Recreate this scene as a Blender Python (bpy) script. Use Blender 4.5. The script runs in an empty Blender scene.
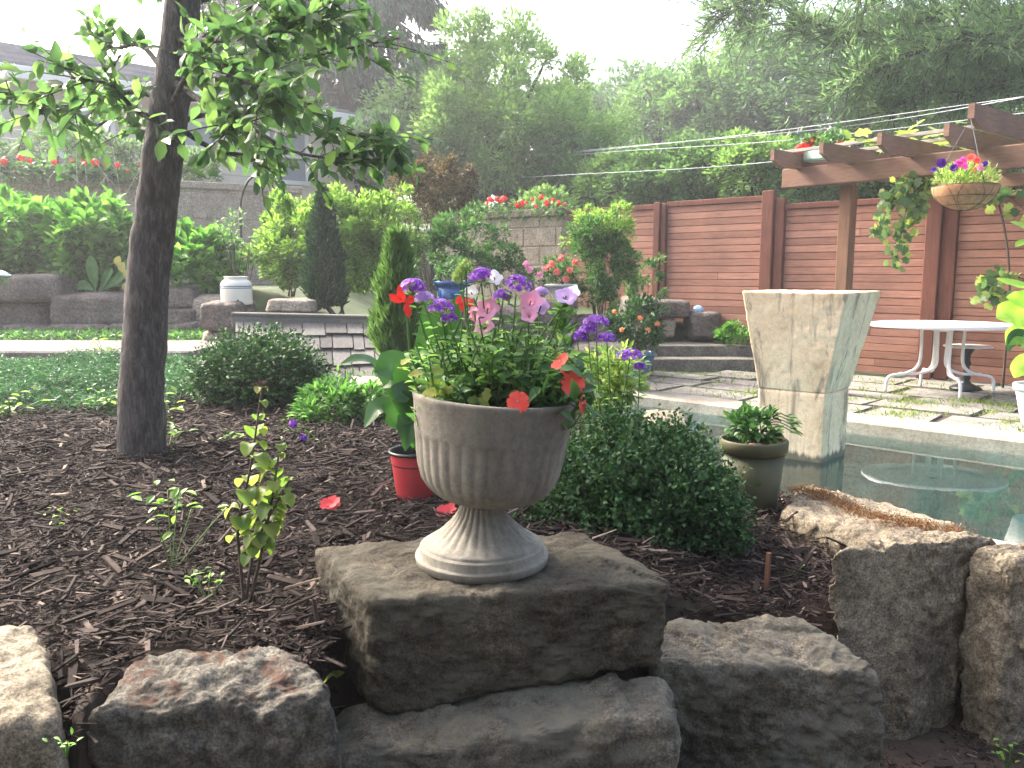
import bpy, math, random
import numpy as np
from mathutils import Vector, noise
C = bpy.context.scene.collection
rs = np.random.RandomState(7)
random.seed(7)
# ------------------------------------------------------------ camera
F = 820.0; EYE = 1.2; HOR = 272.0
PITCH = math.atan((384-HOR)/F)
cam = bpy.data.objects.new('camera', bpy.data.cameras.new('camera')); C.objects.link(cam)
cam.data.sensor_width = 36; cam.data.lens = F/1024*36
cam.data.clip_start = 0.05; cam.data.clip_end = 2000
cam.location = (0, 0, EYE); cam.rotation_euler = (math.pi/2-PITCH, 0, 0)
bpy.context.scene.camera = cam
# ------------------------------------------------------------ light
SUN_AZ = math.radians(-52)      # from +Y, negative = to the left
SUN_EL = math.radians(40)
w = bpy.data.worlds.new('World'); bpy.context.scene.world = w; w.use_nodes = True
nt = w.node_tree; bg = nt.nodes['Background']
sky = nt.nodes.new('ShaderNodeTexSky'); sky.sky_type = 'NISHITA'; sky.sun_disc = False
sky.sun_elevation = SUN_EL; sky.sun_rotation = SUN_AZ
sky.dust_density = 9.0; sky.air_density = 1.0; sky.ozone_density = 1.0
nt.links.new(sky.outputs[0], bg.inputs[0]); bg.inputs[1].default_value = 0.15
sun = bpy.data.objects.new('sun', bpy.data.lights.new('sun', 'SUN')); C.objects.link(sun)
sun.data.energy = 2.0; sun.data.angle = math.radians(9); sun.data.color = (1, .96, .9)
sd = Vector((math.sin(SUN_AZ)*math.cos(SUN_EL), math.cos(SUN_AZ)*math.cos(SUN_EL), math.sin(SUN_EL)))
sun.rotation_euler = sd.to_track_quat('Z', 'Y').to_euler(); sun.location = sd*20
vs = bpy.context.scene.view_settings
vs.view_transform = 'Standard'; vs.look = 'None'; vs.gamma = 1; vs.use_curve_mapping = False
vs.exposure = 2.35
try:
    bpy.context.scene.cycles.max_bounces = 8
    bpy.context.scene.cycles.transparent_max_bounces = 8
    bpy.context.scene.cycles.volume_bounces = 0
except Exception: pass
# ------------------------------------------------------------ placing
def ray(px, py):
    x = (px-512)/F; y = -(py-384)/F
    c, s = math.cos(PITCH), math.sin(PITCH)
    return np.array([x, c+y*s, y*c-s])
def at(px, py, Y):                       # point seen at a pixel, Y metres ahead
    d = ray(px, py); d = d/d[1]*Y
    return np.array([d[0], Y, EYE+d[2]])
def on(px, py, z):                       # point seen at a pixel on height z
    d = ray(px, py); t = (z-EYE)/d[2]
    return np.array([d[0]*t, d[1]*t, z])
# ------------------------------------------------------------ mesh helpers
class G:
    def __init__(s): s.v = []; s.f = {}; s.n = 0; s.sm = []
    def add(s, V, Fa):
        V = np.asarray(V, float).reshape(-1, 3); Fa = np.asarray(Fa, int)
        if len(V) == 0: return
        s.v.append(V); s.f.setdefault(Fa.shape[1], []).append(Fa+s.n); s.n += len(V)
    def build(s, name, mat, parent=None, smooth=True):
        V = np.concatenate(s.v); me = bpy.data.meshes.new(name)
        me.vertices.add(len(V)); me.vertices.foreach_set('co', V.ravel())
        li = []; tot = []
        for k, L in s.f.items():
            a = np.concatenate(L); li.append(a.ravel()); tot.append(np.full(len(a), k))
        li = np.concatenate(li); tot = np.concatenate(tot)
        st = np.concatenate([[0], np.cumsum(tot)[:-1]])
        me.loops.add(len(li)); me.loops.foreach_set('vertex_index', li)
        me.polygons.add(len(tot)); me.polygons.foreach_set('loop_start', st); me.polygons.foreach_set('loop_total', tot)
        me.polygons.foreach_set('use_smooth', np.full(len(tot), smooth))
        me.update(calc_edges=True); me.validate()
        if mat: me.materials.append(mat)
        o = bpy.data.objects.new(name, me); C.objects.link(o)
        if parent is not None:
            o.parent = parent; o.matrix_parent_inverse = parent.matrix_basis.inverted()
        return o
def thing(name, label, cat, loc=(0,0,0), group=None):
    o = bpy.data.objects.new(name, None); C.objects.link(o); o.location = [float(q) for q in loc]; o.empty_display_size = .1
    o['label'] = label; o['category'] = cat
    if group: o['group'] = group
    return o
def tag(o, label, cat, group=None, kind=None):
    if label: o['label'] = label
    if cat: o['category'] = cat
    if group: o['group'] = group
    if kind: o['kind'] = kind
    return o
def grid_faces(nu, nv, wrap=False):
    a = np.arange(nu*nv).reshape(nu, nv)
    b = np.roll(a, -1, 1) if wrap else a[:, 1:]
    a0 = a if wrap else a[:, :-1]
    return np.stack([a0[:-1], b[:-1], b[1:], a0[1:]], -1).reshape(-1, 4)
def box(g, c, s, R=None, bev=0.0):
    """box centre c, full size s, optional 3x3 rotation, small bevel"""
    h = np.array(s, float)/2; b = min(bev, h.min()*.6)
    if b <= 0:
        V = np.array([[x, y, z] for x in (-1, 1) for y in (-1, 1) for z in (-1, 1)], float)*h
        Fq = [[0,1,3,2],[4,6,7,5],[0,4,5,1],[2,3,7,6],[0,2,6,4],[1,5,7,3]]
        if R is not None: V = V @ np.array(R).T
        g.add(V+np.array(c), Fq); return
    V = []; idx = {}
    for x in (-1, 1):
        for y in (-1, 1):
            for z in (-1, 1):
                sg = np.array([x, y, z])
                for a in range(3):
                    p = h-b; q = p.copy(); q[a] = h[a]; idx[(x, y, z, a)] = len(V); V.append(sg*q)
    V = np.array(V); Q = []; T = []
    for a in range(3):
        o1, o2 = [k for k in range(3) if k != a]
        for s_ in (-1, 1):
            r = []
            for (u, v_) in ((-1,-1),(1,-1),(1,1),(-1,1)):
                sg = [0,0,0]; sg[a] = s_; sg[o1] = u; sg[o2] = v_; r.append(idx[(*sg, a)])
            Q.append(r)
    for a in range(3):
        o1, o2 = [k for k in range(3) if k != a]
        for u in (-1, 1):
            for v_ in (-1, 1):
                r = []
                for (t, ax) in ((-1, o1), (1, o1), (1, o2), (-1, o2)):
                    sg = [0,0,0]; sg[a] = t; sg[o1] = u; sg[o2] = v_; r.append(idx[(*sg, ax)])
                Q.append(r)
    for x in (-1, 1):
        for y in (-1, 1):
            for z in (-1, 1): T.append([idx[(x,y,z,a)] for a in range(3)])
    if R is not None: V = V @ np.array(R).T
    # consistent outward normals
    V = V+np.array(c); cc = np.array(c)
    def fix(Fl):
        out = []
        for f in Fl:
            p = V[f]; n = np.cross(p[1]-p[0], p[2]-p[0])
            out.append(f if np.dot(n, p.mean(0)-cc) > 0 else f[::-1])
        return out
    n0 = g.n; g.add(V, fix(Q))
    g.f.setdefault(3, []).append(np.array(fix(T))+n0)
def rotz(a):
    c, s = math.cos(a), math.sin(a); return np.array([[c,-s,0],[s,c,0],[0,0,1.]])
def frame_z(d):
    d = np.array(d, float); d /= np.linalg.norm(d)
    a = np.array([0,0,1.]) if abs(d[2]) < .9 else np.array([1.,0,0])
    x = np.cross(a, d); x /= np.linalg.norm(x); y = np.cross(d, x); return np.stack([x, y, d], 1)
def smooth_path(P, n=6):
    P = np.array(P, float)
    if len(P) < 3: return np.array([P[0]+(P[-1]-P[0])*t for t in np.linspace(0, 1, n+1)])
    Q = np.vstack([2*P[0]-P[1], P, 2*P[-1]-P[-2]]); out = []
    for i in range(1, len(Q)-2):
        for t in np.linspace(0, 1, n, endpoint=False):
            a, b, c, d = Q[i-1:i+3]
            out.append(.5*((2*b)+(c-a)*t+(2*a-5*b+4*c-d)*t*t+(-a+3*b-3*c+d)*t**3))
    out.append(P[-1]); return np.array(out)
def tube(g, P, r, k=8, cap=True, rough=0.0):
    P = np.array(P, float); n = len(P)
    r = np.interp(np.linspace(0, 1, n), np.linspace(0, 1, len(np.atleast_1d(r))), np.atleast_1d(r)) if np.ndim(r) else np.full(n, float(r))
    T = np.gradient(P, axis=0); T /= np.linalg.norm(T, axis=1)[:, None]+1e-12
    X = frame_z(T[0])[:, 0]; rings = []
    for i in range(n):
        X = X-T[i]*np.dot(X, T[i]); X /= np.linalg.norm(X)+1e-12; Y = np.cross(T[i], X)
        a = np.arange(k)*2*math.pi/k
        rr = np.full(k, r[i])
        if rough:
            rr = rr*(1+rough*np.array([noise.fractal(Vector((math.cos(q)*1.6, math.sin(q)*1.6, i*.22)), 1, 2, 3) for q in a]))
        rings.append(P[i]+rr[:, None]*(np.cos(a)[:, None]*X+np.sin(a)[:, None]*Y))
    V = np.concatenate(rings); g.add(V, grid_faces(n, k, True))
    if cap:
        n0 = g.n-len(V)
        g.f.setdefault(k, []).append(np.array([list(range(n0+k-1, n0-1, -1)), list(range(n0+(n-1)*k, n0+n*k))]))
def lathe(g, prof, c, k=32, flute=None, M=None, closed=True):
    """prof: list of (r, z[, flute depth]); flute=(count)"""
    pr = np.array([(p[0], p[1], p[2] if len(p) > 2 else 0) for p in prof], float)
    a = np.arange(k)*2*math.pi/k
    fl = np.abs(np.sin(a*flute/2)) if flute else np.zeros(k)
    r = pr[:, 0][:, None] - pr[:, 2][:, None]*.42*(1-fl)[None, :]
    V = np.stack([r*np.cos(a), r*np.sin(a), np.repeat(pr[:, 1][:, None], k, 1)], -1).reshape(-1, 3)
    if M is not None: V = V @ np.array(M).T
    g.add(V+np.array(c), grid_faces(len(pr), k, True))
# leaf templates: x across, y along, z up
DIAM = (np.array([(0,0,0),(.5,.45,.1),(0,1,0),(-.5,.45,.1)]), [[0,1,2],[0,2,3]], 3)
LEAF = (np.array([(0,0,0),(.3,.18,.07),(.46,.45,.1),(.3,.75,.06),(0,1.02,-.1),(-.3,.75,.06),(-.46,.45,.1),(-.3,.18,.07),(0,.4,.0),(0,.72,-.03)]),
        [[0,1,2,8],[8,2,3,9],[0,8,6,7],[8,9,5,6],[9,3,4,4],[9,4,4,5]], 4)
LEAF = (LEAF[0], [[0,1,2],[0,2,8],[8,2,3],[8,3,9],[9,3,4],[0,8,6],[0,6,7],[8,9,5],[8,5,6],[9,4,5]], 3)
LOBE = (np.array([(0,0,0),(.35,.1,.05),(.3,.35,.05),(.62,.45,.0),(.35,.65,.05),(.3,.85,0),(0,1,-.08),(-.3,.85,0),(-.35,.65,.05),(-.62,.45,.0),(-.3,.35,.05),(-.35,.1,.05),(0,.45,-.02)]),
        [[i, i+1, 12] for i in range(0, 11)]+[[11,0,12]], 3)
BLADE = (np.array([(-.5,0,0),(.5,0,0),(.4,.5,.12),(-.4,.5,.12),(0,1,-.05)]), [[0,1,2],[0,2,3],[3,2,4]], 3)
CHIP = (np.array([(-.5,0,-.5),(.5,0,-.5),(.35,1,-.3),(-.4,1,-.4),(-.5,0,.5),(.4,.05,.5),(.3,.95,.4),(-.3,1,.5)]),
        [[4,5,6,7],[0,1,5,4],[1,2,6,5],[2,3,7,6],[3,0,4,7]], 4)
def nrm(a): return a/(np.linalg.norm(a, axis=-1, keepdims=True)+1e-9)
def scatter(g, tpl, P, D, U, L, W, curl=1.0):
    V, Fa, k = tpl; P = np.asarray(P); N = len(P)
    if N == 0: return
    D = nrm(np.asarray(D, float)); X = nrm(np.cross(D, np.asarray(U, float)+1e-5)); Z = np.cross(X, D)
    L = np.broadcast_to(L, N)[:, None, None]; W = np.broadcast_to(W, N)[:, None, None]
    v = V[None]
    out = P[:, None, :]+v[:, :, 0:1]*W*X[:, None, :]+v[:, :, 1:2]*L*D[:, None, :]+v[:, :, 2:3]*L*curl*Z[:, None, :]
    g.add(out.reshape(-1, 3), (np.array(Fa)[None]+(np.arange(N)*len(V))[:, None, None]).reshape(-1, k))
def scatter_chip(g, P, D, U, L, W, T):
    V, Fa, k = CHIP; N = len(P); D = nrm(D); X = nrm(np.cross(D, U)); Z = np.cross(X, D)
    v = V[None]
    out = P[:, None, :]+v[:, :, 0:1]*W[:, None, None]*X[:, None, :]+v[:, :, 1:2]*L[:, None, None]*D[:, None, :]+v[:, :, 2:3]*T[:, None, None]*Z[:, None, :]
    g.add(out.reshape(-1, 3), (np.array(Fa)[None]+(np.arange(N)*len(V))[:, None, None]).reshape(-1, k))
def rdir(n): return nrm(rs.normal(size=(n, 3)))
# ------------------------------------------------------------ materials
def newmat(name):
    m = bpy.data.materials.new(name); m.use_nodes = True; n = m.node_tree
    return m, n, n.nodes['Principled BSDF'], n.links.new
def ramp(n, pts, interp='LINEAR'):
    r = n.nodes.new('ShaderNodeValToRGB'); r.color_ramp.interpolation = interp
    while len(r.color_ramp.elements) < len(pts): r.color_ramp.elements.new(.5)
    for e, (p, c) in zip(r.color_ramp.elements, pts):
        e.position = p; e.color = (*c, 1) if len(c) == 3 else c
    return r
def texn(n, kind, scale, coord='Object', detail=6, rough=.6, stretch=None, dist=0):
    tc = n.nodes.new('ShaderNodeTexCoord'); mp = n.nodes.new('ShaderNodeMapping')
    n.links.new(tc.outputs[coord], mp.inputs[0])
    if stretch: mp.inputs['Scale'].default_value = stretch
    t = n.nodes.new(kind); n.links.new(mp.outputs[0], t.inputs['Vector']); t.inputs['Scale'].default_value = scale
    if kind == 'ShaderNodeTexNoise':
        t.inputs['Detail'].default_value = detail; t.inputs['Roughness'].default_value = rough; t.inputs['Distortion'].default_value = dist
    return t
def mixc(n, fac, a, b, mode='MIX'):
    m = n.nodes.new('ShaderNodeMix'); m.data_type = 'RGBA'; m.blend_type = mode
    for s, v in ((0, fac), (6, a), (7, b)):
        if hasattr(v, 'links') or hasattr(v, 'is_linked'): n.links.new(v, m.inputs[s])
        elif s == 0: m.inputs[0].default_value = v
        else: m.inputs[s].default_value = (*v, 1)
    return m.outputs[2]
def bump(n, bs, h, strength, dist, prev=None):
    b = n.nodes.new('ShaderNodeBump'); b.inputs['Strength'].default_value = strength; b.inputs['Distance'].default_value = dist
    n.links.new(h, b.inputs['Height'])
    if prev is not None: n.links.new(prev, b.inputs['Normal'])
    n.links.new(b.outputs[0], bs.inputs['Normal']); return b.outputs[0]
def leafmat(name, cols, transl=.35, rough=.5, spec=.35):
    m, n, bs, L = newmat(name)
    ge = n.nodes.new('ShaderNodeNewGeometry')
    r = ramp(n, [(i/(len(cols)-1), c) for i, c in enumerate(cols)]); L(ge.outputs['Random Per Island'], r.inputs[0])
    t = texn(n, 'ShaderNodeTexNoise', 14, detail=2)
    c = mixc(n, .35, r.outputs[0], t.outputs[0], 'OVERLAY')
    L(c, bs.inputs['Base Color']); bs.inputs['Roughness'].default_value = rough
    bs.inputs['Specular IOR Level'].default_value = spec
    tr = n.nodes.new('ShaderNodeBsdfTranslucent'); mx = n.nodes.new('ShaderNodeMixShader')
    tc = mixc(n, .6, c, (.9, 1, .12), 'MULTIPLY')
    hs = n.nodes.new('ShaderNodeHueSaturation'); hs.inputs['Value'].default_value = 2.2; L(c, hs.inputs['Color'])
    tc = mixc(n, 1.0, hs.outputs[0], (.9, 1, .62), 'MULTIPLY')
    L(tc, tr.inputs[0]); mx.inputs[0].default_value = transl
    L(bs.outputs[0], mx.inputs[1]); L(tr.outputs[0], mx.inputs[2]); L(mx.outputs[0], n.nodes['Material Output'].inputs[0])
    return m
def petalmat(name, cols, transl=.3):
    m = leafmat(name, cols, transl, .55, .2)
    for nd in m.node_tree.nodes:
        if nd.type == 'MIX' and nd.blend_type == 'MULTIPLY': nd.inputs[7].default_value = (1, 1, 1, 1)
        if nd.type == 'HUE_SAT': nd.inputs['Value'].default_value = 1.2
    return m
def plain(name, col, rough=.6, metal=0, var=.25, scale=8, bmp=0.0, bscale=60):
    m, n, bs, L = newmat(name)
    t = texn(n, 'ShaderNodeTexNoise', scale, detail=8, rough=.65)
    r = ramp(n, [(.3, tuple(c*(1-var) for c in col)), (.7, tuple(min(1, c*(1+var)) for c in col))]); L(t.outputs[0], r.inputs[0])
    L(r.outputs[0], bs.inputs['Base Color']); bs.inputs['Roughness'].default_value = rough; bs.inputs['Metallic'].default_value = metal
    if rough > .5: bs.inputs['Specular IOR Level'].default_value = .2
    if bmp:
        t2 = texn(n, 'ShaderNodeTexNoise', bscale, detail=8, rough=.7); bump(n, bs, t2.outputs[0], .6, bmp)
    return m
def rockmat(name, dark, mid, light, spot=(.05,.05,.04), rust=None, moss=None, wear=.5, bd=.012, speck=1.0):
    m, n, bs, L = newmat(name)
    a = texn(n, 'ShaderNodeTexNoise', 4.5, detail=9, rough=.68); r = ramp(n, [(.32, dark), (.5, mid), (.68, light)]); L(a.outputs[0], r.inputs[0])
    b = texn(n, 'ShaderNodeTexNoise', 38, detail=6, rough=.75); rb = ramp(n, [(.38, (.42,.42,.42)), (.58, (1.25,1.24,1.2))]); L(b.outputs[0], rb.inputs[0])
    c = mixc(n, .75*speck, r.outputs[0], rb.outputs[0], 'MULTIPLY')
    s = texn(n, 'ShaderNodeTexNoise', 9, detail=10, rough=.8, dist=.6); rsx = ramp(n, [(.55, (0,0,0)), (.66, (1,1,1))]); L(s.outputs[0], rsx.inputs[0])
    k = n.nodes.new('ShaderNodeMath'); k.operation = 'MULTIPLY'; k.inputs[1].default_value = wear; L(rsx.outputs[0], k.inputs[0])
    c = mixc(n, k.outputs[0], c, spot)
    gr_ = texn(n, 'ShaderNodeTexNoise', 170, detail=3, rough=.8); rg = ramp(n, [(.40, (.35,.35,.35)), (.5, (1,1,1)), (.61, (1.6,1.56,1.45))]); L(gr_.outputs[0], rg.inputs[0]); c = mixc(n, .7*speck, c, rg.outputs[0], 'MULTIPLY')
    ge = n.nodes.new('ShaderNodeNewGeometry'); sp = n.nodes.new('ShaderNodeSeparateXYZ'); L(ge.outputs['Normal'], sp.inputs[0])
    def topmask(scale, lo, hi, thr=.5):
        q = texn(n, 'ShaderNodeTexNoise', scale, detail=8, rough=.7); qr = ramp(n, [(lo, (0,0,0)), (hi, (1,1,1))]); L(q.outputs[0], qr.inputs[0])
        u = n.nodes.new('ShaderNodeMapRange'); u.inputs[1].default_value = thr-.25; u.inputs[2].default_value = thr+.25; L(sp.outputs[2], u.inputs[0])
        z = n.nodes.new('ShaderNodeMath'); z.operation = 'MULTIPLY'; L(qr.outputs[0], z.inputs[0]); L(u.outputs[0], z.inputs[1]); return z.outputs[0]
    if moss: c = mixc(n, topmask(6, .42, .62, -.1), c, moss)
    if rust: c = mixc(n, topmask(17, .50, .60, .75), c, rust)
    L(c, bs.inputs['Base Color']); bs.inputs['Roughness'].default_value = .88; bs.inputs['Specular IOR Level'].default_value = .25
    h = texn(n, 'ShaderNodeTexNoise', 22, detail=12, rough=.72); p = bump(n, bs, h.outputs[0], .9, bd)
    v = texn(n, 'ShaderNodeTexVoronoi', 55); p2 = bump(n, bs, v.outputs[0], .35, bd*.35, p); h2 = texn(n, 'ShaderNodeTexNoise', 110, detail=6, rough=.8); bump(n, bs, h2.outputs[0], .8, bd*.3, p2)
    return m
def woodmat(name, cols, grain=(1, 1, 14), scale=9, rough=.75, bd=.003):
    m, n, bs, L = newmat(name)
    ge = n.nodes.new('ShaderNodeNewGeometry'); r = ramp(n, [(i/(len(cols)-1), c) for i, c in enumerate(cols)]); L(ge.outputs['Random Per Island'], r.inputs[0])
    t = texn(n, 'ShaderNodeTexNoise', scale, stretch=grain, detail=8, rough=.7, dist=.8); rt = ramp(n, [(.3, (.62,.6,.6)), (.65, (1.15,1.12,1.1))]); L(t.outputs[0], rt.inputs[0])
    c = mixc(n, .9, r.outputs[0], rt.outputs[0], 'MULTIPLY')
    t3 = texn(n, 'ShaderNodeTexNoise', 1.7, detail=5); r3 = ramp(n, [(.35, (.72,.74,.76)), (.65, (1.12,1.1,1.08))]); L(t3.outputs[0], r3.inputs[0])
    c = mixc(n, .8, c, r3.outputs[0], 'MULTIPLY')
    L(c, bs.inputs['Base Color']); bs.inputs['Roughness'].default_value = rough; bs.inputs['Specular IOR Level'].default_value = .15; bump(n, bs, t.outputs[0], .5, bd)
    return m
# ------------------------------------------------------------ terrain
NX, NY = .683, .73                       # normal of the pool edge and fence; U is along them
def su(x, y): return NX*x+NY*y, NY*x-NX*y
def us(s, t): return np.array([s*NX+t*NY, s*NY-t*NX])
S_FAR, S_NEAR, T_LEFT, T_RIGHT = 6.68, 4.15, -5.3, 3.5
def sst(a, b, x): t = np.clip((x-a)/(b-a), 0, 1); return t*t*(3-2*t)
def gz(x, y):
    x = np.asarray(x, float); y = np.asarray(y, float); s, t = su(x, y)
    bed = .42-.15*sst(.15, .8, x)*sst(4.5, 2.6, y)
    bed = bed-(bed+.03)*sst(3.5-.5*(x > .75), 4.2-.55*(x > .75), s)*sst(-4.9, -4.2, t)
    bed = bed+.03*sst(5.5, 7, y)
    yb = 1.50-.2*sst(-.83, -.80, x)*sst(-.75, -.78, x)+.45*sst(-.42, -.36, x)+.07*sst(.24, .42, x)+.1*sst(.6, .9, x)
    front = -.02*np.ones_like(x)
    z = front+(bed-front)*sst(yb-.05, yb+.08, y)
    z = z+(.42-z)*0
    back = .5+.5*sst(9.0, 9.7, y)*sst(-1.5, -3.2, x)              # terrace behind the boulder wall
    yw = np.interp(x, [-9.2, -5.9, -3.8, -3.0], [11.75, 13.55, 14.75, 15.2]); back = back+1.5*sst(yw, yw+.25, y)*sst(-2.4, -3.3, x)
    z = np.where(y > 6.6, z+(back-z)*sst(6.6, 7.2, y)*sst(-.4, -1.2, x), z)
    pat = -.028+.27*sst(11.0, 11.12, y)+.3*sst(11.5, 13.5, y)+.5*sst(16, 22, y)
    right = sst(T_LEFT-.75, T_LEFT-.6, t)*(s > S_FAR-.3)
    z = np.where(right > 0, z+(pat-z)*right, z)
    mid = (s > S_FAR-.3)&(right <= 0)&(x > -1.2)
    z = np.where(mid, .25+.25*sst(8.5, 10.5, y)+.3*sst(11, 14, y), z)
    pool = (s > S_NEAR-.12)&(s < S_FAR+.12)&(t > T_LEFT-.12)&(t < T_RIGHT)
    z = np.where(pool, -1.2, z)
    z = z+1.2*sst(25, 45, y)
    return z
def gzs(x, y): return float(gz(np.array([x]), np.array([y]))[0])
ax = np.concatenate([-np.geomspace(400, 9, 40), np.arange(-8.8, -2, .1), np.arange(-2, 2, .035), np.arange(2, 9, .1), np.geomspace(9.2, 400, 40)])
ay = np.concatenate([-np.geomspace(200, .6, 24), np.arange(-.3, 1.1, .1), np.arange(1.1, 2.6, .035), np.arange(2.6, 15, .1), np.geomspace(15.2, 600, 50)])
XX, YY = np.meshgrid(ax, ay, indexing='ij'); ZZ = gz(XX, YY)
g = G(); g.add(np.stack([XX, YY, ZZ-.008*(ZZ > .1)], -1), grid_faces(len(ax), len(ay)))
m, n, bs, L = newmat('soil')
t = texn(n, 'ShaderNodeTexNoise', 6, detail=10, rough=.7); r = ramp(n, [(.3, (.02,.014,.01)), (.55, (.045,.03,.022)), (.75, (.07,.055,.035))]); L(t.outputs[0], r.inputs[0])
ge = n.nodes.new('ShaderNodeNewGeometry'); sp = n.nodes.new('ShaderNodeSeparateXYZ'); L(ge.outputs['Position'], sp.inputs[0])
gr = ramp(n, [(0, (0,0,0)), (1, (1,1,1))]); mr = n.nodes.new('ShaderNodeMapRange'); mr.inputs[1].default_value = 7; mr.inputs[2].default_value = 9; L(sp.outputs[1], mr.inputs[0])
t2 = texn(n, 'ShaderNodeTexNoise', 3, detail=9); r2 = ramp(n, [(.35, (.035,.05,.018)), (.65, (.06,.09,.03))]); L(t2.outputs[0], r2.inputs[0])
L(mixc(n, mr.outputs[0], r.outputs[0], r2.outputs[0]), bs.inputs['Base Color']); bs.inputs['Roughness'].default_value = .95
bump(n, bs, t.outputs[0], .8, .02)
ground = g.build('ground', m); tag(ground, None, None, kind='structure')

# mulch: bark chips lying on the bed (countless)
m, n, bs, L = newmat('bark_chips')
ge = n.nodes.new('ShaderNodeNewGeometry'); r = ramp(n, [(0, (.012,.009,.008)), (.5, (.026,.018,.016)), (.76, (.046,.033,.029)), (.93, (.09,.067,.057)), (1, (.22,.175,.14))]); L(ge.outputs['Random Per Island'], r.inputs[0])
t = texn(n, 'ShaderNodeTexNoise', 60, detail=5); L(mixc(n, .6, r.outputs[0], t.outputs[0], 'OVERLAY'), bs.inputs['Base Color']); bs.inputs['Roughness'].default_value = .85; bs.inputs['Specular IOR Level'].default_value = .12; bump(n, bs, t.outputs[0], .6, .003)
g = G()
ROCK_FP = [([(372,600),(671,582),(583,531),(315,547)], .526), ([(88,712),(338,700),(300,646),(140,650)], .43), ([(-90,735),(62,722),(42,622),(-90,618)], .45), ([(654,662),(888,676),(812,618),(664,618)], .3), ([(930,546),(1000,538),(905,530),(830,550)], .5), ([(778,508),(905,548),(968,526),(806,484)], .36)]
def in_rocks(x, y):
    out = np.zeros(len(x), bool)
    for px, z in ROCK_FP:
        q = np.array([on(*p, z)[:2] for p in px]); ins = np.ones(len(x), bool); c = q.mean(0); q = c+(q-c)*.98
        for i in range(4):
            a, b = q[i], q[(i+1) % 4]; ins &= ((b[0]-a[0])*(y-a[1])-(b[1]-a[1])*(x-a[0])) > 0
        out |= ins
    return out
def chips(N, x0, x1, y0, y1, l0, l1, lift, zmin=.1):
    x = rs.uniform(x0, x1, N); y = y0+(y1-y0)*rs.uniform(0, 1, N)**1.25
    s, tt = su(x, y); z = gz(x, y)
    ok = (z > zmin)&~in_rocks(x, y)&~((s > S_NEAR-.15)&(tt > T_LEFT-.1))&(np.abs(x) < y*.75+.4)
    x, y, z = x[ok], y[ok], z[ok]; k = len(x)
    a = rs.uniform(0, 2*math.pi, k); D = np.stack([np.cos(a), np.sin(a), rs.normal(0, .22, k)], -1)
    U = np.stack([rs.normal(0, .35, k), rs.normal(0, .35, k), np.ones(k)], -1)
    Ls = np.exp(rs.uniform(math.log(l0), math.log(l1), k)); W = Ls*rs.uniform(.06, .26, k)
    # clumped: local heaps from smooth noise
    hz = .006*(np.sin(x*9.1+3*np.sin(y*4.3))+np.sin(y*11.7+2*np.sin(x*6.1)))
    scatter_chip(g, np.stack([x, y, z+hz+rs.uniform(.0, lift, k)], -1), D, U, Ls, W, np.clip(W*.35, .001, .006))
chips(82000, -2.6, 1.6, 1.33, 4.0, .012, .052, .03)
chips(3000, -2.2, 1.4, 1.33, 3.6, .05, .1, .04)
chips(9000, -.55, -.2, 1.4, 1.75, .012, .04, .02, .0)
chips(30000, -1.6, 1.6, 1.33, 2.9, .006, .016, .012)
chips(9000, .5, 1.8, 1.6, 2.35, .006, .03, .006, -.1)
chips(30000, -4.5, 1.2, 3.4, 6.4, .025, .08, .035)
tag(g.build('mulch', m, smooth=False), 'dark shredded bark mulch covering the planting bed', 'mulch', kind='stuff')

# ------------------------------------------------------------ pool, coping, patio
conc = rockmat('coping_concrete', (.22,.195,.16), (.31,.28,.23), (.39,.36,.30), spot=(.12,.10,.08), wear=.55, bd=.003, speck=.5)
basin = plain('pool_plaster', (.42,.90,.92), .7, var=.08, scale=2)
def quad_prism(g, pts, z0, z1, nseg=1):
    P = np.array([(p[0], p[1]) for p in pts]); k = len(P)
    V = np.vstack([np.c_[P, np.full(k, z0)], np.c_[P, np.full(k, z1)]])
    g.add(V, [[i, (i+1) % k, k+(i+1) % k, k+i] for i in range(k)])
    g.f.setdefault(k, []).append(np.array([list(range(g.n-k, g.n))])); g.f[k].append(np.array([list(range(g.n-k-1, g.n-2*k-1, -1))]))
def st_box(g, s0, s1, t0, t1, z0, z1): quad_prism(g, [us(s0, t0), us(s0, t1), us(s1, t1), us(s1, t0)], z0, z1)
g = G()
c4 = [us(S_NEAR-.05, T_LEFT-.05), us(S_NEAR-.05, T_RIGHT), us(S_FAR+.05, T_RIGHT), us(S_FAR+.05, T_LEFT-.05)]
gap = 0
zt, zb = -.12, -.85
V = [(*p, zt) for p in c4]+[(*p, zb) for p in c4]
g.add(V, [[4,5,6,7],[0,1,5,4],[1,2,6,5],[2,3,7,6],[3,0,4,7]])
o = g.build('pool_basin', basin, smooth=False); tag(o, None, None, kind='structure')
g = G(); nu, nv = 60, 120
SS = np.linspace(S_NEAR, S_FAR, nu)[:, None]+np.zeros(nv); TT = np.linspace(T_LEFT, T_RIGHT, nv)[None]+np.zeros((nu, 1))
g.add(np.stack([SS*NX+TT*NY, SS*NY-TT*NX, np.full_like(SS, -.1)], -1), grid_faces(nu, nv))
m, n, bs, L = newmat('water')
bs.inputs['Base Color'].default_value = (.62,.80,.76,1); bs.inputs['Roughness'].default_value = .015; bs.inputs['IOR'].default_value = 1.33; bs.inputs['Transmission Weight'].default_value = 1
t = texn(n, 'ShaderNodeTexNoise', 2.2, detail=2); bump(n, bs, t.outputs[0], .25, .004)
tr = n.nodes.new('ShaderNodeBsdfTransparent'); tr.inputs[0].default_value = (.84,.97,.98,1); fr = n.nodes.new('ShaderNodeFresnel'); fr.inputs[0].default_value = 1.45
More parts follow.
